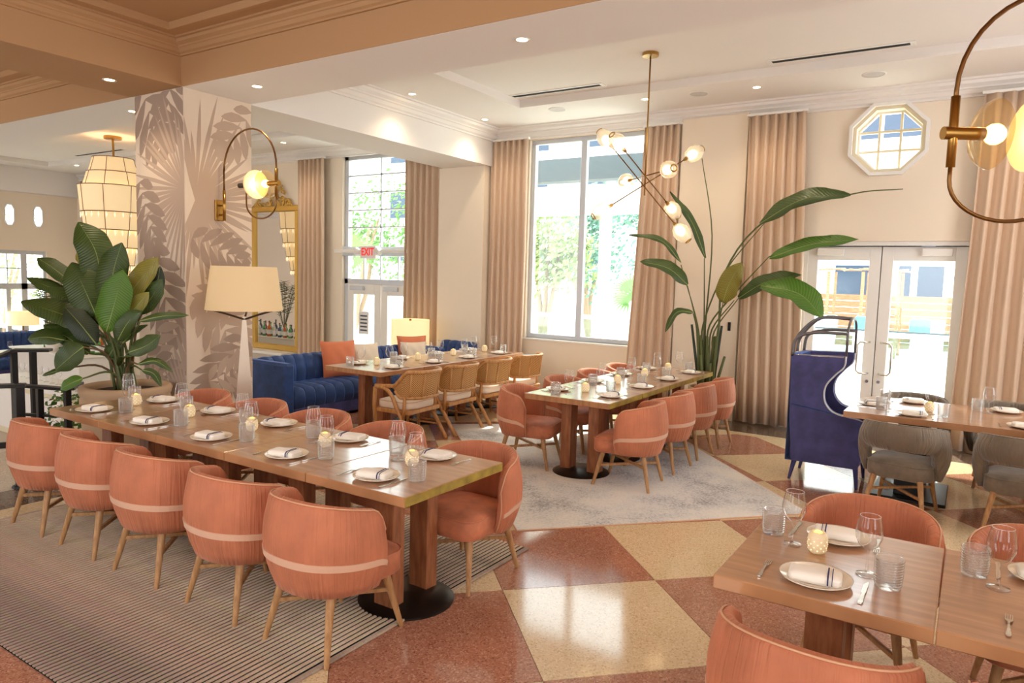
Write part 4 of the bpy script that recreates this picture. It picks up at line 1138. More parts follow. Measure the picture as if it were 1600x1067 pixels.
# ------------------------------------------------------------------ tableware meshes (built once, shared)
PLATE = MB().lathe([(.0005, .006), (.07, .006), (.085, .009), (.118, .018), (.122, .021), (.12, .016), (.085, .003), (.07, 0), (.0005, 0)], 32, cap0=False, cap1=False).mesh('plate', 'porcelain', smooth=True)
def _napkin():
    b = MB(); R = []
    for (dx, dy, z) in ((0, 0, 0), (.004, .003, .006), (.002, 0, .009), (.005, .004, .016), (.002, .002, .019), (.006, .005, .026), (.02, .018, .031)):
        P = rounded_rect(-.085 + dx, .085 - dx, -.048 + dy, .048 - dy, .012, .012, 3); R.append([(x, y, z) for x, y in P])
    return b.loft(R).mesh('folded_cloth', 'linen', smooth=True)
NAP = _napkin()
def _nstripe():
    b = MB()
    for x, wd in ((.040, .006), (.053, .003)):
        b.tube([(x, -.051, .004), (x, -.0505, .02), (x, -.04, .0305), (x, -.02, .032), (x, .02, .032), (x, .04, .0305), (x, .0505, .02)], wd * .5, 4)
    return b.mesh('stripe', 'navy_stripe')
NST = _nstripe()
def _fork():
    b = MB()
    b.loft([[(-w_, y, z - .001), (w_, y, z - .001), (w_, y, z + .002), (-w_, y, z + .002)] for y, w_, z in ((-.095, .005, .003), (-.085, .0085, .003), (-.03, .004, .005), (.02, .0035, .006), (.035, .011, .005), (.05, .0125, .004))])
    for k in range(4): b.box(-.0118 + k * .0068, -.0082 + k * .0068, .049, .095, .003, .0055)
    return b.mesh('fork_body', 'steel', smooth=False)
def _knife():
    b = MB()
    b.loft([[(-w_, y, .001), (w2, y, .001), (w2, y, .0055), (-w_, y, .0055)] for y, w_, w2 in ((-.105, .006, .006), (-.09, .0085, .0085), (-.02, .006, .006), (-.01, .005, .005), (.0, .009, .007), (.08, .0105, .006), (.105, .003, .005), (.112, .0, .003))])
    return b.mesh('knife_body', 'steel')
FORK, KNIFE = _fork(), _knife()
TUMB = MB().lathe([(.0005, .012), (.038, .012), (.042, .105), (.045, .107)] + [(.0462 + .0022 * math.sin(k * PI / 2) - .004 * (k / 40) ** 4, .104 - k * .0024) for k in range(41)] + [(.042, .0), (.0005, 0)], 28, cap0=False, cap1=False).mesh('tumbler_body', 'tumbler_glass', smooth=True)
WINE = MB().lathe([(.0005, .004), (.036, .002), (.04, .0), (.039, .004), (.012, .009), (.0048, .02), (.0042, .085), (.009, .1), (.034, .118), (.048, .148), (.05, .172), (.044, .208), (.037, .236)], 28, cap0=False, cap1=False).mesh('bowl_and_stem', 'glass', smooth=True)
WRIM = MB().tube([(.037 * math.cos(2 * PI * k / 24), .037 * math.sin(2 * PI * k / 24), .236) for k in range(24)], .0007, 5, closed=True).mesh('rim', 'white_metal', smooth=True)
CAND = MB().lathe([(.025, 0), (.034, .01), (.038, .04), (.036, .065), (.028, .082), (.022, .084), (.022, .075), (.0005, .07)], 24, cap1=False).mesh('holder_body', 'candle_cream', smooth=True)
def _dots():
    b = MB()
    for j in range(5):
        for i in range(9):
            a = 2 * PI * (i + (j % 2) * .5) / 9; z = .016 + j * .012; r = .0375 - .0008 * abs(j - 2) ** 2
            b.cyl((r * .96 * math.cos(a), r * .96 * math.sin(a), z), ((r + .0012) * math.cos(a), (r + .0012) * math.sin(a), z), .0028, n=6)
    return b.mesh('pierced_dots', 'candle_hole')
CDOT = _dots()
CFL = MB().sphere((0, 0, .077), .017, 12, 6, (1, 1, .7)).mesh('candle_light', 'flame', smooth=True)
SCL = {'dinner_plate': 1.08, 'folded_napkin': 1.14, 'tumbler': 1.07}
def place(table, where, p, rz, sides, flip_glass=False, cutl=True):
    """one setting: p = edge point of the table top, rz = direction towards the table middle; sides: label words"""
    R = Matrix.Rotation(rz, 3, 'Z'); rnd = random.Random(table + where)
    def W(x, y): v = R @ Vector((x, y, 0)); return (p[0] + v.x, p[1] + v.y, .796)
    j = lambda a: rnd.uniform(-a, a)
    def one(name, cat, desc, x, y, r, parts, grp, dz=0):
        l = W(x + j(.01), y + j(.01)); t = thing(name, '%s at %s, %s' % (desc, where, table), cat, (l[0], l[1], l[2] + dz), r, grp)
        o_ = shared(parts[0][0], parts[0][1], t); o_.scale = (SCL.get(name, 1),) * 3
        for n_, me in parts[1:]: shared(n_, me, o_)
        return t
    dx = j(.012)
    t = one('dinner_plate', 'plate', 'cream plate', dx, .165, rz, [('plate_body', PLATE)], 'cream dinner plates')
    t = one('folded_napkin', 'napkin', 'white napkin with navy stripes', dx + j(.01), .165, rz + .15 + j(.12), [('folded_cloth', NAP), ('stripe', NST)], 'folded striped napkins', .0085)
    if cutl:
        one('fork', 'fork', 'steel fork', -.18, .165, rz + j(.05), [('fork_body', FORK)], 'steel forks')
        one('knife', 'knife', 'steel knife', .165, .15, rz + j(.05), [('knife_body', KNIFE)], 'steel knives')
    one('tumbler', 'glass', 'ribbed glass tumbler', .235, .27, j(3), [('tumbler_body', TUMB)], 'ribbed glass tumblers')
    one('wine_glass', 'wine glass', 'stemmed wine glass', .15, .36, j(3), [('bowl_and_stem', WINE), ('rim', WRIM)], 'stemmed wine glasses')
def candle(x, y, lab):
    t = thing('candle_holder', lab, 'candle', (x, y, .796), 0, 'pierced ceramic candle holders')
    o_ = shared('holder_body', CAND, t); o_.scale = (1.08,) * 3; shared('pierced_dots', CDOT, o_); shared('candle_light', CFL, t).scale = (1.08,) * 3
TB1 = 'long table'
o5 = ['end place by the plant', 'second place from the plant', 'middle place', 'fourth place from the plant', 'olive-edged end place']  # olive edge is the reflected tint painted on that tabletop
for i, x in enumerate(T1X):
    place(TB1, 'near side ' + o5[i], (x - .01, 2.665), 0, None); place(TB1, 'far side ' + o5[i], (x - .01, 3.545), PI, None)
    candle(x - .01, 3.15, 'pierced cream candle holder on the long table, ' + ['by the plant end', 'second from the plant', 'in the middle', 'fourth from the plant', 'at the olive-reflecting end'][i])
TB2 = 'pale rug table'
o4 = ['front place', 'second place', 'third place', 'back place']
for i, y in enumerate(T2Y):
    place(TB2, 'door side ' + o4[i], (-2.725, y), PI / 2, None); place(TB2, 'window side ' + o4[i], (-3.625, y), -PI / 2, None)
    candle(-3.2, y + .08, 'pierced cream candle holder on the pale rug table, ' + ['front one', 'second from front', 'third from front', 'back one by the plant'][i])
TB3 = 'sofa table'
for i, y in enumerate(T3Y):
    place(TB3, 'cane chair side ' + o4[i], (-5.615, y), PI / 2, None); place(TB3, 'sofa side ' + o4[i], (-6.515, y), -PI / 2, None)
    candle(-6.11, y + .08, 'pierced cream candle holder on the sofa table, ' + ['front one', 'second from front', 'third from front', 'back one by the curtain'][i])
TB4 = 'corner table'
place(TB4, 'near side with candle', (-.44, 2.69), 0, None); place(TB4, 'far side with candle', (-.45, 3.565), PI, None)
place(TB4, 'near side at picture edge', (.36, 2.69), 0, None); place(TB4, 'far side at picture edge', (.31, 3.565), PI, None)
candle(-.485, 3.17, 'pierced cream candle holder on the corner table nearest the viewer')
TB5 = 'wide table'
place(TB5, 'front place by the hooded chair', (-.41, 7.02), 0, None); place(TB5, 'front place at picture edge', (.42, 7.02), 0, None)
place(TB5, 'back place by the doors', (-.45, 8.16), PI, None); place(TB5, 'back place by the curtain', (.33, 8.16), PI, None)
place(TB5, 'end place of the hooded chair', (-.92, 7.55), -PI / 2, None)
candle(-.28, 7.5, 'pierced amber candle holder on the wide table')

# ------------------------------------------------------------------ plants
def leaf(parent, pts, wd, m, up=None, fold=.25, nm='leaf', wave=0.0, seed=0):
    P = catmull(pts, 7); n = len(P); rnd = random.Random(seed)
    view = Vector((0, 0, 1.92)) if up is None else up
    b = MB(); uv = []; L = []; C = []; Rr = []
    nf = rnd.uniform(-.5, .5)
    for i, p in enumerate(P):
        t = i / (n - 1); d = (P[min(i + 1, n - 1)] - P[max(0, i - 1)]).normalized()
        to = (view - p).normalized()
        to = (to + Vector((0, 0, .55)) + Vector((nf, -nf, 0)) * .5).normalized()
        side = d.cross(to).normalized(); nn = side.cross(d).normalized()
        if nn.dot(to) < 0: nn = -nn
        h = wd * .5 * min(1, (max(0, math.sin(PI * (.03 + .965 * t))) * 1.25)) ** .75 * (1 - .12 * t)
        wv = wave * math.sin(t * 17 + seed)
        L.append(p + side * h + nn * (fold * h + wv)); C.append(p.copy()); Rr.append(p - side * h + nn * (fold * h - wv))
        uv += [(0, t * 3), (.5, t * 3 - .35), (1, t * 3)]
    vs = []
    for i in range(n): vs += [L[i], C[i], Rr[i]]
    fs = []
    for i in range(n - 1): fs += [(3 * i, 3 * i + 1, 3 * i + 4, 3 * i + 3), (3 * i + 1, 3 * i + 2, 3 * i + 5, 3 * i + 4)]
    b.add(vs, fs); o = b.build(nm, m, parent, smooth=True); set_uv(o, lambda i: uv[i])
    md = o.modifiers.new('thick', 'SOLIDIFY'); md.thickness = .002
    r = MB().tube([c + Vector((0, 0, .001)) for c in C], [max(.001, .006 * (1 - i / n)) for i in range(n)], 5); r.build('midrib', 'midrib', o, smooth=True)
    return o
LM = ['leaf', 'leaf_bright', 'leaf_gold', 'leaf_dark']
LEFT=[
( [[-7.377, 3.777, 1.681], [-7.452, 3.768, 2.045], [-7.62, 3.691, 2.348]] , 0.287 , 0 ),
( [[-7.747, 3.717, 1.688], [-7.942, 3.61, 1.859], [-8.108, 3.515, 1.981]] , 0.172 , 0 ),
( [[-7.303, 3.677, 1.426], [-7.418, 3.631, 1.679], [-7.541, 3.579, 1.941]] , 0.287 , 0 ),
( [[-7.614, 3.668, 1.537], [-7.836, 3.538, 1.665], [-8.073, 3.397, 1.774]] , 0.14 , 0 ),
( [[-7.29, 3.613, 1.306], [-7.538, 3.466, 1.43], [-7.879, 3.257, 1.541]] , 0.248 , 0 ),
( [[-7.442, 3.442, 1.182], [-7.593, 3.346, 1.205], [-7.742, 3.248, 1.181]] , 0.159 , 0 ),
( [[-7.175, 3.489, 1.133], [-7.269, 3.418, 1.037], [-7.384, 3.329, 0.904]] , 0.21 , 0 ),
( [[-7.0, 3.619, 1.286], [-6.951, 3.683, 1.584], [-6.911, 3.741, 1.881]] , 0.248 , 1 ),
( [[-7.046, 3.866, 1.634], [-6.947, 3.949, 1.809], [-6.826, 4.05, 2.013]] , 0.191 , 2 ),
( [[-6.96, 3.776, 1.394], [-6.875, 3.846, 1.528], [-6.783, 3.921, 1.672]] , 0.14 , 2 ),
( [[-6.589, 3.719, 1.408], [-6.41, 3.84, 1.459], [-6.206, 3.974, 1.475]] , 0.07 , 0 ),
( [[-6.757, 3.696, 1.096], [-6.623, 3.79, 1.164], [-6.515, 3.871, 1.269]] , 0.153 , 0 ),
( [[-6.623, 3.712, 0.995], [-6.488, 3.803, 1.027], [-6.343, 3.887, 0.932]] , 0.064 , 0 ),
( [[-7.109, 3.44, 0.836], [-7.198, 3.378, 0.787], [-7.279, 3.319, 0.73]] , 0.115 , 1 ),
( [[-7.676, 3.836, 1.81], [-7.752, 3.802, 1.946], [-7.826, 3.764, 2.043]] , 0.115 , 2 ),
( [[-7.211, 3.996, 1.608], [-7.166, 4.031, 1.668], [-7.105, 4.078, 1.729]] , 0.115 , 0 ),
( [[-7.176, 3.714, 1.003], [-7.135, 3.751, 1.099], [-7.086, 3.793, 1.196]] , 0.115 , 0 ),
( [[-7.588, 3.725, 1.361], [-7.695, 3.668, 1.465], [-7.814, 3.597, 1.529]] , 0.115 , 0 ),
( [[-7.414, 3.43, 0.911], [-7.506, 3.367, 0.87], [-7.598, 3.303, 0.83]] , 0.051 , 0 ),
( [[-6.91, 3.725, 1.175], [-6.824, 3.793, 1.289], [-6.719, 3.868, 1.358]] , 0.057 , 0 ),
( [[-6.686, 3.784, 0.927], [-6.59, 3.842, 0.893], [-6.519, 3.875, 0.776]] , 0.064 , 0 ),
( [[-6.974, 3.999, 1.54], [-6.904, 4.06, 1.696], [-6.88, 4.101, 1.928]] , 0.127 , 3 ),
]
BP = Vector((-7.1, 3.85, 0))
bp = thing('potted_plant', 'bushy broad-leaved plant in a round clay pot in front of the mural column', 'plant', BP)
MB().lathe([(.30, 0), (.36, .05), (.40, .4), (.41, .6), (.40, .63), (.415, .66), (.425, .70), (.41, .73), (.36, .735), (.34, .70), (.34, .66)], 36, cap1=False).build('pot', 'clay_pot', bp, smooth=True)
MB().lathe([(.0005, .67), (.34, .67)], 24, cap0=False, cap1=False).build('soil', 'soil', bp)
LEFT += [([[-7.2, 3.75, 1.5], [-7.2, 3.8, 1.85], [-7.12, 3.85, 2.15]], .24, 0), ([[-7.35, 3.7, 1.25], [-7.6, 3.62, 1.5], [-7.85, 3.5, 1.68]], .2, 0), ([[-7.0, 3.95, 1.45], [-6.9, 4.02, 1.62], [-6.82, 4.08, 1.8]], .16, 0),
    ([[-6.95, 3.7, 1.2], [-6.8, 3.72, 1.38], [-6.66, 3.78, 1.5]], .15, 0), ([[-7.3, 3.6, 1.05], [-7.5, 3.5, 1.2], [-7.72, 3.38, 1.32]], .16, 0), ([[-7.2, 3.62, 1.15], [-7.3, 3.52, 1.35], [-7.42, 3.45, 1.5]], .2, 3), ([[-7.0, 3.75, .95], [-6.85, 3.72, 1.05], [-6.7, 3.7, 1.06]], .14, 0)]
for k, (pts, wd, m_) in enumerate(LEFT):
    lp_ = [Vector(p) - BP for p in pts]
    leaf(bp, lp_, wd * 1.2, LM[m_], up=Vector((7.1, -3.85, 2.0)), fold=.22, seed=k, wave=.004)
    s0 = Vector((random.uniform(-.09, .09), random.uniform(-.09, .09), .66)); e = lp_[0]
    mid = s0.lerp(e, .55) + Vector((0, 0, .12)) - Vector((e.x, e.y, 0)) * .12
    MB().tube(catmull([s0, mid, e], 5), [.016, .015, .014, .013, .012, .011, .011, .01, .009, .008, .007], 6).build('stalk', 'stem' if k % 3 else 'stem_brown', bp, smooth=True)
RIGHT=[([[-3.013, 9.42, 1.353], [-2.995, 9.45, 2.535], [-3.168, 9.4, 3.551]], None, 0, 0), ([[-3.028, 9.4, 1.472], [-3.068, 9.4, 2.239]], [[-3.053, 9.4, 2.239], [-3.242, 9.35, 2.706], [-3.534, 9.25, 3.115]], 0.1, 0), ([[-3.096, 9.35, 1.35], [-3.331, 9.25, 2.143]], [[-3.332, 9.25, 2.172], [-3.588, 9.15, 2.461], [-3.99, 9.0, 2.529]], 0.08, 0), ([[-3.087, 9.3, 1.338], [-3.208, 9.2, 1.865]], [[-3.208, 9.2, 1.88], [-3.457, 9.1, 2.093], [-3.792, 8.95, 2.172]], 0.19, 0), ([[-3.092, 9.3, 1.308], [-3.113, 9.2, 1.503]], [[-3.114, 9.2, 1.517], [-3.306, 9.1, 1.51], [-3.414, 9.0, 1.243]], 0.09, 0), ([[-3.036, 9.4, 1.352], [-2.763, 9.35, 2.067], [-2.256, 9.3, 2.726]], [[-2.348, 9.3, 2.673], [-1.831, 9.2, 2.948], [-1.293, 9.1, 2.969]], 0.22, 0), ([[-2.813, 9.35, 1.367], [-2.755, 9.3, 1.663]], [[-2.761, 9.3, 1.663], [-2.669, 9.25, 1.925], [-2.514, 9.2, 2.181]], 0.26, 2), ([[-2.94, 9.38, 1.359], [-2.565, 9.3, 1.842], [-2.179, 9.2, 2.267]], [[-2.178, 9.2, 2.24], [-1.703, 9.1, 2.398], [-1.16, 8.95, 2.452]], 0.18, 1), ([[-2.913, 9.4, 1.3], [-2.628, 9.35, 1.696]], [[-2.572, 9.35, 1.727], [-2.226, 9.25, 1.937], [-1.779, 9.15, 2.042]], 0.2, 0), ([[-2.851, 9.3, 1.279], [-2.531, 9.2, 1.731]], [[-2.253, 9.15, 1.894], [-1.783, 9.05, 1.815], [-1.477, 8.95, 1.542]], 0.3, 1), ([[-2.769, 9.37, 2.068], [-2.259, 9.31, 2.727], [-1.294, 9.1, 2.976], [-0.754, 8.95, 2.996]], None, 0, 0)]
RP = Vector((-2.95, 9.42, 0))
rp = thing('tall_plant', 'tall bird-of-paradise plant with long arching leaves behind the pale rug table', 'plant', RP)
MB().lathe([(.17, 0), (.2, .05), (.24, .45), (.25, .52), (.22, .52), (.21, .46)], 28, cap1=False).build('pot', 'clay_pot', rp, smooth=True)
MB().lathe([(.0005, .47), (.21, .47)], 20, cap0=False, cap1=False).build('soil', 'soil', rp)
for k, (st, lf, wd, m_) in enumerate(RIGHT):
    st = [Vector(p) - RP for p in st]
    s0 = Vector((max(-.14, min(.14, (st[0].x) * .5)), random.uniform(-.08, .08), .46))
    pth = catmull([s0, s0.lerp(st[0], .5) + Vector((0, 0, .03))] + st, 5); n = len(pth)
    MB().tube(pth, [.018 - .013 * i / n for i in range(n)], 7).build('stalk', 'stem', rp, smooth=True)
    if lf: leaf(rp, [Vector(p) - RP for p in lf], wd * 1.1, LM[m_], up=Vector((2.95, -9.42, 3.0)), fold=.3, seed=40 + k, wave=.012)
for k in range(16):
    a = k * 2.4; r = .03 + .008 * k
    x, y = r * math.cos(a), r * .7 * math.sin(a)
    h = random.choice((.75, .85, .95, 1.2, 1.35))
    MB().cyl((x * .8, y * .8, .46), (x * 1.9 - .02, y * 1.5, h), .022, .017, 8).build('cut_stalk', 'stem' if k % 4 else 'leaf_dark', rp, smooth=True)

# ------------------------------------------------------------------ black stair railing
rl = thing('stair_railing', 'black flat-bar stair railing at the level change left of the plant', 'railing', (-8.2, 3.2, 0))
ORG = Vector((-8.2, 3.2, 0))
def flat(a, c, wd, th, nm='rail'):
    a, c = Vector(a) - ORG, Vector(c) - ORG; d = c - a; L_ = d.length
    q = d.to_track_quat('X', 'Z').to_matrix().to_4x4(); q.translation = a
    MB().box(0, L_, -wd / 2, wd / 2, -th, 0, .004, M=q).build(nm, 'black_metal', rl)
def post(x, y, z0, z1, w_=.06): MB().box(x - ORG.x - w_ / 2, x - ORG.x + w_ / 2, y - ORG.y - w_ / 2, y - ORG.y + w_ / 2, z0, z1, .004).build('post', 'black_metal', rl)
flat((-9.1, 3.66, .95), (-8.86, 3.95, .95), .16, .03); flat((-9.1, 3.66, .95), (-9.35, 2.6, .45), .16, .03)
post(-9.08, 3.66, -.4, .93); post(-8.95, 3.8, -.4, .93)
flat((-8.62, 3.5, .62), (-8.1, 3.78, .6), .1, .03); post(-8.12, 3.77, -.2, .58); post(-8.4, 3.62, -.2, .59); flat((-8.45, 4.05, .6), (-8.1, 3.78, .6), .1, .03)
flat((-8.6, 3.52, .3), (-8.1, 3.8, .3), .05, .03)
rn = thing('near_railing', 'black railing post with flat rails behind the first coral chair', 'railing', (-6.82, 2.72, 0))
ORG = Vector((-6.82, 2.72, 0)); rl = rn
post(-6.78, 2.76, 0, .9, .07); flat((-7.2, 2.0, .9), (-6.74, 2.8, .9), .1, .03); flat((-7.2, 2.0, .4), (-6.78, 2.76, .4), .04, .05)
MB().lathe([(.0005, .02), (.07, .015), (.075, 0), (.0005, 0)], 16, c=(.04, .04, 0), cap0=False, cap1=False).build('foot_flange', 'black_metal', rn)

# small shrub behind the railing
sh = thing('small_shrub', 'small round leafy shrub behind the black railing', 'plant', (-9.0, 4.2, -.3))
MB().cyl((0, 0, -.55), (0, 0, .3), .03).build('stem', 'stem_brown', sh)
b = MB(); rr = random.Random(4)
for k in range(320):
    v = Vector((rr.gauss(0, 1), rr.gauss(0, 1), rr.gauss(0, 1))).normalized() * rr.uniform(.18, .32)
    n = Vector((rr.gauss(0, 1), rr.gauss(0, 1), rr.gauss(0, 1))).normalized(); a = n.orthogonal().normalized() * .03; c = n.cross(a) * .8
    p = v + Vector((0, 0, .45)); b.add([p - a, p - c, p + a, p + c], [(0, 1, 2, 3)])
tag(b.build('leaves', 'leaf_bright', sh), kind='stuff')

# ------------------------------------------------------------------ lower wing: banquette, tables, tiered chandelier, mirror, back bar
LWZ = -.85
bq = sofa('long blue channel-tufted banquette along the far wall of the lower wing', (LW + 1.25, 5.2, LWZ), 0, 4.6, .8, 1.05, True)
for i, (x, y) in enumerate(((-18.6, 8.6), (-18.4, 7.4), (-17.6, 6.2))):
    t = thing('bistro_table', 'white bistro table in the lower wing, ' + ['nearest the far corner', 'second from the far corner', 'closest to the viewer'][i], 'table', (x, y, LWZ), 0, 'white bistro tables of the lower wing')
    MB().lathe([(.0005, .76), (.4, .76), (.41, .75), (.4, .73), (.0005, .73)], 28, cap0=False, cap1=False).build('tabletop', 'white_paint', t, autosm=40)
    MB().cyl((0, 0, .03), (0, 0, .73), .035, n=12).build('pedestal', 'black_metal', t, smooth=True)
    MB().lathe([(.0005, .03), (.25, .02), (.26, 0), (.0005, 0)], 24, cap0=False, cap1=False).build('base_plate', 'iron', t)
    g = thing('wine_glass', 'stemmed wine glass on the bistro table ' + ['nearest the far corner', 'second from the far corner', 'closest to the viewer'][i], 'wine glass', (x + .12, y - .1, LWZ + .761), 0, 'glasses in the lower wing')
    shared('bowl_and_stem', WINE, g); shared('rim', WRIM, g)
ds = thing('drum_lamp', 'cream square-shaded lamp on the banquette edge in the lower wing', 'lamp', (LW + .32, 8.45, LWZ + 1.04))
MB().lathe([(.0005, 0), (.1, 0), (.1, .02), (.02, .03), (.02, .2)], 16, cap0=False).build('base', 'brass_dark', ds)
drum(MB(), .36, .36, .16, .5).build('lamp_shade', 'lamp_shade_lit', ds, autosm=50)
# white service counters seen between the railing and the leaves
for i, (x, y, L_, lab) in enumerate(((-12.4, 5.4, 2.6, 'white service counter with a row of glasses beyond the railing'),)):
    t = thing('service_counter', lab, 'counter', (x, y, LWZ))
    MB().box(-L_ / 2, L_ / 2, -.3, .3, .82, .9, .01).build('countertop', 'white_paint', t)
    MB().box(-L_ / 2 + .05, L_ / 2 - .05, -.25, .25, 0, .82, .005).build('body', 'cream_paint', t)
    for k in range(3): MB().box(-L_ / 2 + .12 + k * (L_ - .2) / 3, -L_ / 2 + .02 + (k + 1) * (L_ - .2) / 3, -.262, -.25, .1, .74, .004).build('door', 'white_paint', t)
    for k in range(7):
        g = thing('wine_glass', ORD[k] + ' stemmed wine glass from the left in the row on the white service counter', 'wine glass', (x - .7 + k * .2, y, LWZ + .901), 0, 'glasses lined up on the ' + ('closer' if i == 0 else 'farther') + ' counter')
        shared('bowl_and_stem', WINE, g); shared('rim', WRIM, g)
tc_ = thing('tiered_chandelier', 'huge tiered cream fabric chandelier with crystal fringe hanging left of the column', 'chandelier', (-14.3, 7.6, 4.42))
MB().lathe([(.0005, 0), (.16, 0), (.16, -.05), (.0005, -.05)], 24, cap0=False, cap1=False).build('canopy', 'brass', tc_, autosm=40)
MB().cyl((0, 0, -.05), (.02, 0, -.5), .02).build('rod', 'brass', tc_)
zz = -.42
for i, (r0, r1, h) in enumerate(((.36, .44, .28), (.46, .54, .27), (.62, .58, .5), (.56, .52, .34), (.48, .44, .34), (.38, .34, .34), (.26, .22, .3))):
    tier = MB().lathe([(r0, zz), (r1, zz - h)], 32, cap0=False, cap1=False).build('tier', 'chandelier_fabric', tc_, smooth=True)
    b = MB()
    for (r, z) in ((r0, zz), (r1, zz - h)): b.tube([(r * 1.004 * math.cos(2 * PI * k / 32), r * 1.004 * math.sin(2 * PI * k / 32), z) for k in range(32)], .008, 5, closed=True)
    for k in range(8): a = 2 * PI * k / 8; b.cyl((r0 * 1.006 * math.cos(a), r0 * 1.006 * math.sin(a), zz), (r1 * 1.006 * math.cos(a), r1 * 1.006 * math.sin(a), zz - h), .006, n=5)
    b.build('wire_frame', 'wire_dark', tier)
    if i >= 2:
        b = MB()
        for k in range(26):
            a = 2 * PI * k / 26; x, y = r1 * math.cos(a), r1 * math.sin(a)
            b.loft([[(x - .001, y, zz - h), (x + .001, y, zz - h), (x, y + .001, zz - h)], [(x - .02, y, zz - h - .07), (x + .02, y, zz - h - .07), (x, y + .02, zz - h - .07)], [(x - .001, y, zz - h - .12), (x + .001, y, zz - h - .12), (x, y + .001, zz - h - .12)]])
        tag(b.build('crystal_fringe', 'crystal', tier), kind='stuff')
    zz -= h
l = bpy.data.lights.new('chandelier_lamp', 'POINT'); l.energy = 30; l.color = (1, .84, .6); l.shadow_soft_size = .1
lo = bpy.data.objects.new('chandelier_lamp', l); COL.objects.link(lo); lo.parent = tc_; lo.location = (0, 0, -1.6)

mr = thing('gilt_mirror', 'tall gilt-framed mirror with carved crest on the far wall', 'mirror', (-12.45, 9.98, .26))
MB().box(-.66, .66, -.01, 0, .06, 2.9).build('mirror_glass', 'mirror', mr)
b = MB()
b.box(-.74, -.64, -.06, .02, 0, 2.98, .015); b.box(.64, .74, -.06, .02, 0, 2.98, .015); b.box(-.76, .76, -.07, .02, -.03, .09, .015); b.box(-.76, .76, -.07, .02, 2.88, 3.0, .015)
b.build('gilt_frame', 'gold', mr, autosm=30)
b = MB(); rr = random.Random(9)
for k in range(46):
    u = rr.uniform(-1, 1); h = (1 - abs(u) ** 1.3) * .52
    z = 3.0 + rr.uniform(0, 1) * h; x = u * .62; a0 = rr.uniform(0, 6.28); R_ = rr.uniform(.04, .09)
    b.tube([(x + (R_ * (1 - q / 9)) * math.cos(a0 + q * .75), -.05 + .01 * math.sin(q), z + (R_ * (1 - q / 9)) * math.sin(a0 + q * .75)) for q in range(9)], [.022 - .0015 * q for q in range(9)], 6)
b.build('carved_crest', 'gold', mr, smooth=True)
pl = thing('mirror_ledge', 'pale stone ledge below the gilt mirror', 'ledge', (-12.5, 9.8, LWZ))
MB().box(-1.2, .68, -.2, .19, 0, 1.03, .008).build('ledge_body', 'concrete_low', pl); MB().box(-1.25, .72, -.24, .19, 1.03, 1.08, .008).build('ledge_top', 'white_paint', pl)
# the back bar that the mirror looks at
bb = thing('back_bar', 'white back bar counter with bottles, seen in the gilt mirror', 'bar', (-15.6, 7.2, LWZ))
MB().box(-1.6, 1.2, -.3, .3, 0, .96, .01).build('bar_body', 'white_paint', bb); MB().box(-1.65, 1.25, -.34, .34, .96, 1.0, .01).build('bar_top', 'white_paint', bb)
bk = ['bottle_green', 'bottle_amber', 'bottle_dark', 'bottle_clear', 'bottle_red', 'bottle_blue']
rr = random.Random(2)
BOT = {}
for i in range(22):
    m_ = bk[i % 6] if i % 5 else 'bottle_green'; h = rr.uniform(.3, .44); r = rr.uniform(.042, .058)
    t = thing('liquor_bottle', m_[7:] + ' glass bottle on the back bar in the mirror, ' + ('front' if i % 2 else 'rear') + ' row ' + ORD[i // 2], 'bottle', (-16.6 + i * .105, 7.32 + .13 * (i % 2), LWZ + 1.001), 0, 'bottles on the back bar')
    MB().lathe([(.0005, 0), (r, 0), (r, h * .6), (r * .35, h * .76), (r * .33, h * .97), (.0005, h * .97)], 14, cap0=False, cap1=False).build('bottle_body', m_, t, smooth=True)
    MB().cyl((0, 0, h * .96), (0, 0, h * 1.03), r * .38, n=10).build('cap', 'black_metal', t)
    MB().lathe([(r * 1.02, h * .15), (r * 1.02, h * .45)], 14, cap0=False, cap1=False).build('paper_band', 'sign_white', t, smooth=True)
pm = thing('bar_palm', 'feathery palm on the back bar reflected in the gilt mirror', 'plant', (-15.75, 7.05, LWZ + 1.0))
MB().lathe([(.1, 0), (.14, .2), (.12, .2)], 16, cap1=False).build('pot', 'white_paint', pm, smooth=True)
for k in range(12):
    a = k * 2.4; tip = Vector((.55 * math.cos(a), .25 * math.sin(a), .9 + .6 * rr.random())); b = MB()
    P = catmull([(0, 0, .18), tip * .6 + Vector((0, 0, .25)), tip], 6); b.tube(P, .006, 4)
    for q in range(3, len(P)):
        d = (P[q] - P[q - 1]).normalized(); s = d.cross(Vector((0, 0, 1))).normalized()
        for sg in (-1, 1): e = P[q] + s * sg * .16 + d * .1 - Vector((0, 0, .04)); b.add([P[q] - d * .012, P[q] + d * .012, e], [(0, 1, 2)])
    b.build('frond', 'leaf', pm)

# ------------------------------------------------------------------ outside: terrace, canopy, railing, trees, pool deck, buildings
struct(MB().box(-60, 40, 10.26, 80, -.16, -.06).build('terrace_ground', 'terrace'))
struct(MB().box(-60, LW - .25, -30, 80, -.98, -.86).build('yard_ground', 'terrace'))
cnp = thing('terrace_canopy', 'grey-edged white slatted canopy outside the two-pane window', 'canopy', (-6, 13, 0))
MB().box(-4.5, 2.6, -.6, -.2, 3.82, 4.25).build('fascia', 'ext_grey', cnp)
for k in range(9): MB().box(-4.5, 2.6, -.2 + k * .36, .12 + k * .36, 3.74, 3.78).build('soffit_slat', 'ext_white', cnp)
MB().box(-1.68, -1.46, 2.6, 2.82, -.06, 3.74).build('post', 'ext_white', cnp); MB().box(2.4, 2.6, 2.6, 2.82, -.06, 3.74).build('post', 'ext_white', cnp)
MB().box(-4.5, 2.6, 2.9, 3.1, 3.5, 3.75).build('far_beam', 'ext_white', cnp)
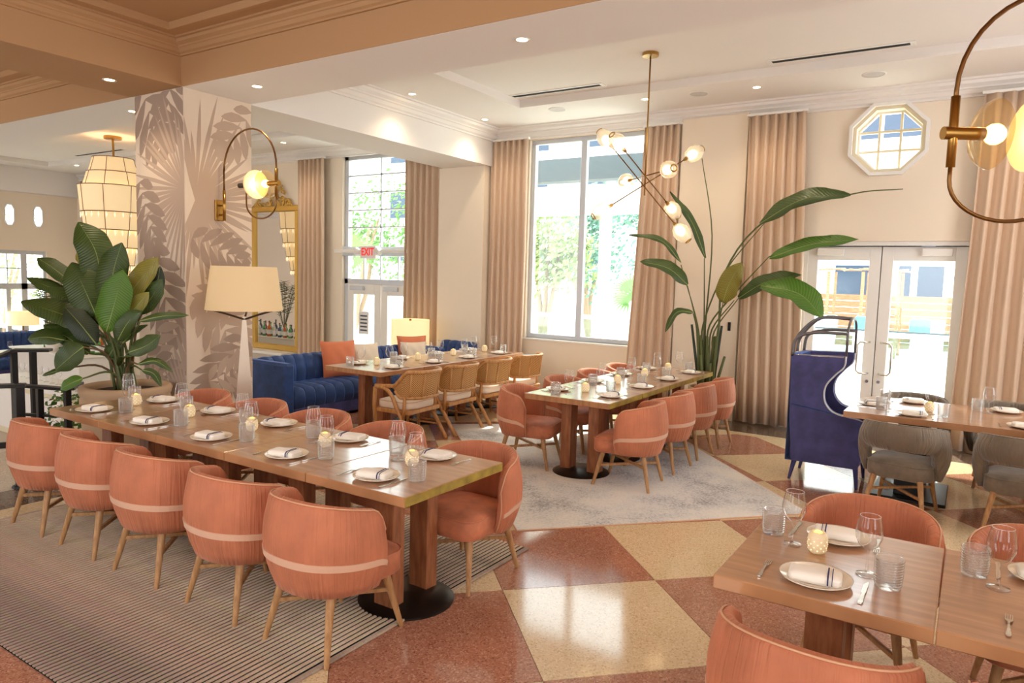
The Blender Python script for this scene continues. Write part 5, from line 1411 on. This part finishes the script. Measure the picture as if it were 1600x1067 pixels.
pr = thing('terrace_parapet', 'white railing with glass panels outside the two-pane window', 'railing', (-7, 16.5, -.06))
MB().box(-8, 7, -.05, .05, 0, .25).build('kerb', 'ext_white', pr); MB().box(-8, 7, -.05, .05, .95, 1.05).build('top_rail', 'ext_white', pr)
for k in range(9):
    MB().box(-8.06 + k * 1.85, -7.94 + k * 1.85, -.06, .06, 0, 1.05).build('post', 'ext_white', pr)
    if k < 8: MB().box(-7.94 + k * 1.85, -6.21 + k * 1.85, -.01, .01, .25, .95).build('glass_panel', 'rail_glass', pr)
def tree(name, label, loc, h, rad, m, seed, n=2600, trunks=3, lf=.09):
    t = thing(name, label, 'tree', loc); rr = random.Random(seed)
    tips = []
    for k in range(trunks):
        a = 2 * PI * k / trunks + rr.random(); tip = Vector((rad[0] * .5 * math.cos(a), rad[1] * .5 * math.sin(a), h - rad[2] * rr.uniform(.6, 1)))
        mid = tip * .45 + Vector((rr.uniform(-.2, .2), rr.uniform(-.2, .2), 0)); tips.append(tip)
        P = catmull([(0, 0, 0), mid, tip], 5); MB().tube(P, [.1 - .07 * i / len(P) for i in range(len(P))], 6).build('trunk', 'bark', t, smooth=True)
    b = MB(); cl = [Vector((rr.uniform(-1, 1) * rad[0], rr.uniform(-1, 1) * rad[1], h - rad[2] + rr.uniform(-1, 1) * rad[2])) for _ in range(26)]
    for i in range(n):
        c = rr.choice(cl); v = Vector((rr.gauss(0, 1), rr.gauss(0, 1), rr.gauss(0, 1))) * .3 * max(rad) * .6
        p = c + v; q = Vector((rr.gauss(0, 1), rr.gauss(0, 1), rr.gauss(0, 1) + .6)).normalized(); a = q.orthogonal().normalized() * lf * rr.uniform(.6, 1.3); e = q.cross(a) * .55
        b.add([p - a, p - e, p + a, p + e], [(0, 1, 2, 3)])
    tag(b.build('crown', m, t), kind='stuff')
tree('garden_tree', 'lime green leafy tree outside, filling the two-pane window middle', (-10.5, 17.8, -.06), 4.0, (1.0, .9, 1.15), 'foliage_lime', 1, 3400, 4)
tree('garden_tree', 'silvery teal tree behind the lime tree outside the two-pane window', (-10.6, 21.0, -.06), 4.8, (1.6, 1.2, 1.4), 'foliage_teal', 2, 3600)
tree('garden_tree', 'silvery teal tree outside, behind the white canopy post', (-7.4, 23.5, -.06), 4.4, (1.5, 1.2, 1.5), 'foliage_teal', 3, 3600)
tree('garden_tree', 'leafy green tree outside the tall grid window', (-17.5, 17.2, -.06), 4.6, (2.0, 1.2, 1.3), 'foliage_green', 4, 3600, 5)
tree('garden_tree', 'bushy green tree outside the exit door beside the sofa', (-14.6, 19.0, -.06), 2.4, (1.2, 1.0, .9), 'foliage_lime', 6, 2600, 5)
tree('yard_tree', 'green tree outside the lower wing window', (-27, 10.6, -.9), 4.6, (1.6, 3.0, 1.8), 'foliage_lime', 7, 3000)
def fan_palm(label, loc, h, r, seed):
    t = thing('fan_palm', label, 'palm', loc); rr = random.Random(seed)
    MB().cyl((0, 0, 0), (0, 0, h), .09, .07, 8).build('trunk', 'bark', t, smooth=True)
    for k in range(9):
        az = 2 * PI * k / 9 + rr.random() * .4; el = rr.uniform(-.1, .9); d = Vector((math.cos(az) * math.cos(el), math.sin(az) * math.cos(el), math.sin(el)))
        c = Vector((0, 0, h)) + d * r * .45; s = d.orthogonal().normalized(); u = d.cross(s); b = MB(); b.tube([(0, 0, h), c], .012, 4)
        for q in range(15):
            a = -1.25 + 2.5 * q / 14; e = (d * math.cos(a) + s * math.sin(a)).normalized(); n_ = u * .02
            b.add([c, c + e * r * .3 + n_ + e.cross(u) * .03, c + e * r * .62 - Vector((0, 0, .06)), c + e * r * .3 + n_ - e.cross(u) * .03], [(0, 1, 2, 3)])
        b.build('frond', 'foliage_green', t)
fan_palm('fan palm outside beside the canopy post, under the silvery trees', (-7.5, 18.3, -.06), 1.45, 1.1, 5)
fan_palm('fan palm outside seen through the transom above the exit door', (-15.0, 14.2, -.06), 2.3, 1.1, 8)
wl = thing('garden_wall', 'white garden wall behind the trees outside', 'wall', (-20, 26, -.06), kind='structure'); wl.pop('category')
MB().box(-30, 14, 0, .3, 0, 2.6).build('wall_body', 'ext_white', wl)
def building(label, loc, w_, d_, h, wins):
    t = thing('white_building', label, 'building', loc)
    MB().box(0, w_, 0, d_, 0, h).build('walls', 'ext_white', t); MB().box(-.2, w_ + .2, -.3, d_ + .2, h, h + .3).build('roof_edge', 'ext_white', t)
    for (x, z, a, c) in wins:
        f_ = MB().box(x, x + a, -.04, 0, z, z + c).build('window', 'ext_white', t); MB().box(x + .06, x + a - .06, -.06, -.04, z + .06, z + c - .06).build('glass_pane', 'ext_window', f_)
building('white hotel building with dark windows behind the pool deck', (-7, 36, -.06), 22, 6, 11, [(x, z, a, c) for x, a in ((1.4, 1.6), (4.0, .6), (4.75, 1.1), (6.2, .8), (7.6, 1.6), (10.6, 1.6), (13.2, 1.6), (15.6, 1.6), (18, 1.6)) for z, c in ((1.5, 1.5), (5.2, 1.6))] + [(1.2, 8.5, 1.7, 1.6), (3.0, 8.5, 1.9, 1.6), (5.0, 8.5, 1.6, 1.6)])
building('pale building beyond the trees of the tall grid window', (-40, 40, -.06), 24, 6, 16, [(x, z, 1.6, 2) for x in (3, 7, 11, 15, 19) for z in (2, 6, 10)])
# pool deck seen through the glass doors
dw = thing('deck_screen', 'horizontal wood board screen at the back of the pool deck', 'fence', (-4.5, 24.2, -.06))
for k in range(8): MB().box(0, 9.5, 0, .06, .15 + k * .2, .33 + k * .2).build('board', 'ext_wood', dw)
pg = thing('deck_pergola', 'timber pergola with branch roof on the pool deck', 'pergola', (-4.5, 22.3, -.06))
for x in (0, .9, 1.8, 2.7):
    MB().box(x - .04, x + .04, -.04, .04, 0, 2.4).build('post', 'ext_wood', pg); MB().box(x - .035, x + .035, 1.2, 1.27, 0, 2.4).build('post', 'ext_wood', pg)
rr = random.Random(3)
for k in range(26): x = -.2 + k * .12; MB().cyl((x, -.3, 2.42 + rr.uniform(0, .06)), (x + rr.uniform(-.2, .2), 1.6, 2.44 + rr.uniform(0, .08)), .025, n=6).build('roof_branch', 'ext_wood', pg)
for i, x in enumerate((-3.6, -2.3, -1.0, .1, 1.2, 2.3)):
    t = thing('sun_lounger', 'white sun lounger on the pool deck, ' + ORD[i] + ' from the pergola end', 'sun lounger', (x, 21.0, -.06), 0, 'white loungers on the deck')
    MB().box(-.38, .38, -1.0, .5, .25, .42, .03).build('mattress', 'ext_white', t)
    M_ = Matrix.Translation((0, .5, .3)) @ Matrix.Rotation(-.5, 4, 'X'); MB().box(-.38, .38, -.08, .08, 0, .95, .03, M=M_).build('backrest', 'ext_white', t)
    MB().box(-.36, .36, -.95, .5, 0, .25, .01).build('base', 'ext_white', t)
    if i in (1, 2):
        c = thing('deck_cushion', 'square teal cushion on a white lounger, ' + ORD[(1, 2).index(i)] + ' from the pergola', 'pillow', (x - .15, 21.1, .72), 0, 'teal cushions on the deck')
        MB().box(-.24, .24, -.1, .1, 0, .42, .06).build('cover', 'teal_cushion', c, autosm=60)
gr = thing('deck_glass_rail', 'low glass railing with dark top edge across the pool deck', 'railing', (-4.5, 17.5, -.06))
for k in range(6): MB().box(k * 1.6, k * 1.6 + 1.56, -.008, .008, .05, 1.0).build('glass_panel', 'rail_glass', gr)
MB().box(0, 9.6, -.02, .02, 1.0, 1.04).build('top_rail', 'ext_grey', gr)
um = thing('deck_umbrella', 'white sun umbrella on the pool deck before the building', 'umbrella', (.9, 22.8, -.06))
MB().cyl((0, 0, 0), (0, 0, 2.8), .03).build('pole', 'ext_wood', um)
MB().lathe([(1.5, 2.3), (.05, 2.85), (.0005, 2.86)], 8, cap0=False, cap1=False).build('canopy', 'ext_white', um)
wc = thing('wire_chair', 'white round-backed wire chair just outside the glass doors', 'chair', (-.62, 11.6, -.06), .2)
MB().tube([(.30 * math.cos(a), -.05 - .27 * math.sin(a), .74 + .08 * math.sin(a)) for a in [PI * k / 16 for k in range(17)]], .014, 6).build('back_hoop', 'alu', wc, smooth=True)
for k in range(9):
    a = PI * (k + .5) / 9; MB().cyl((.30 * math.cos(a), -.05 - .27 * math.sin(a), .74 + .08 * math.sin(a)), (.2 * math.cos(a), -.02 - .18 * math.sin(a), .43), .006, n=5).build('back_wire', 'alu', wc)
MB().lathe([(.0005, .43), (.22, .43), (.23, .42), (.0005, .42)], 20, cap0=False, cap1=False).build('seat', 'white_metal', wc)
for sx in (-1, 1):
    for sy in (-1, 1): MB().cyl((sx * .17, sy * .17, .42), (sx * .22, sy * .22, 0), .012, n=6).build('leg', 'alu', wc)
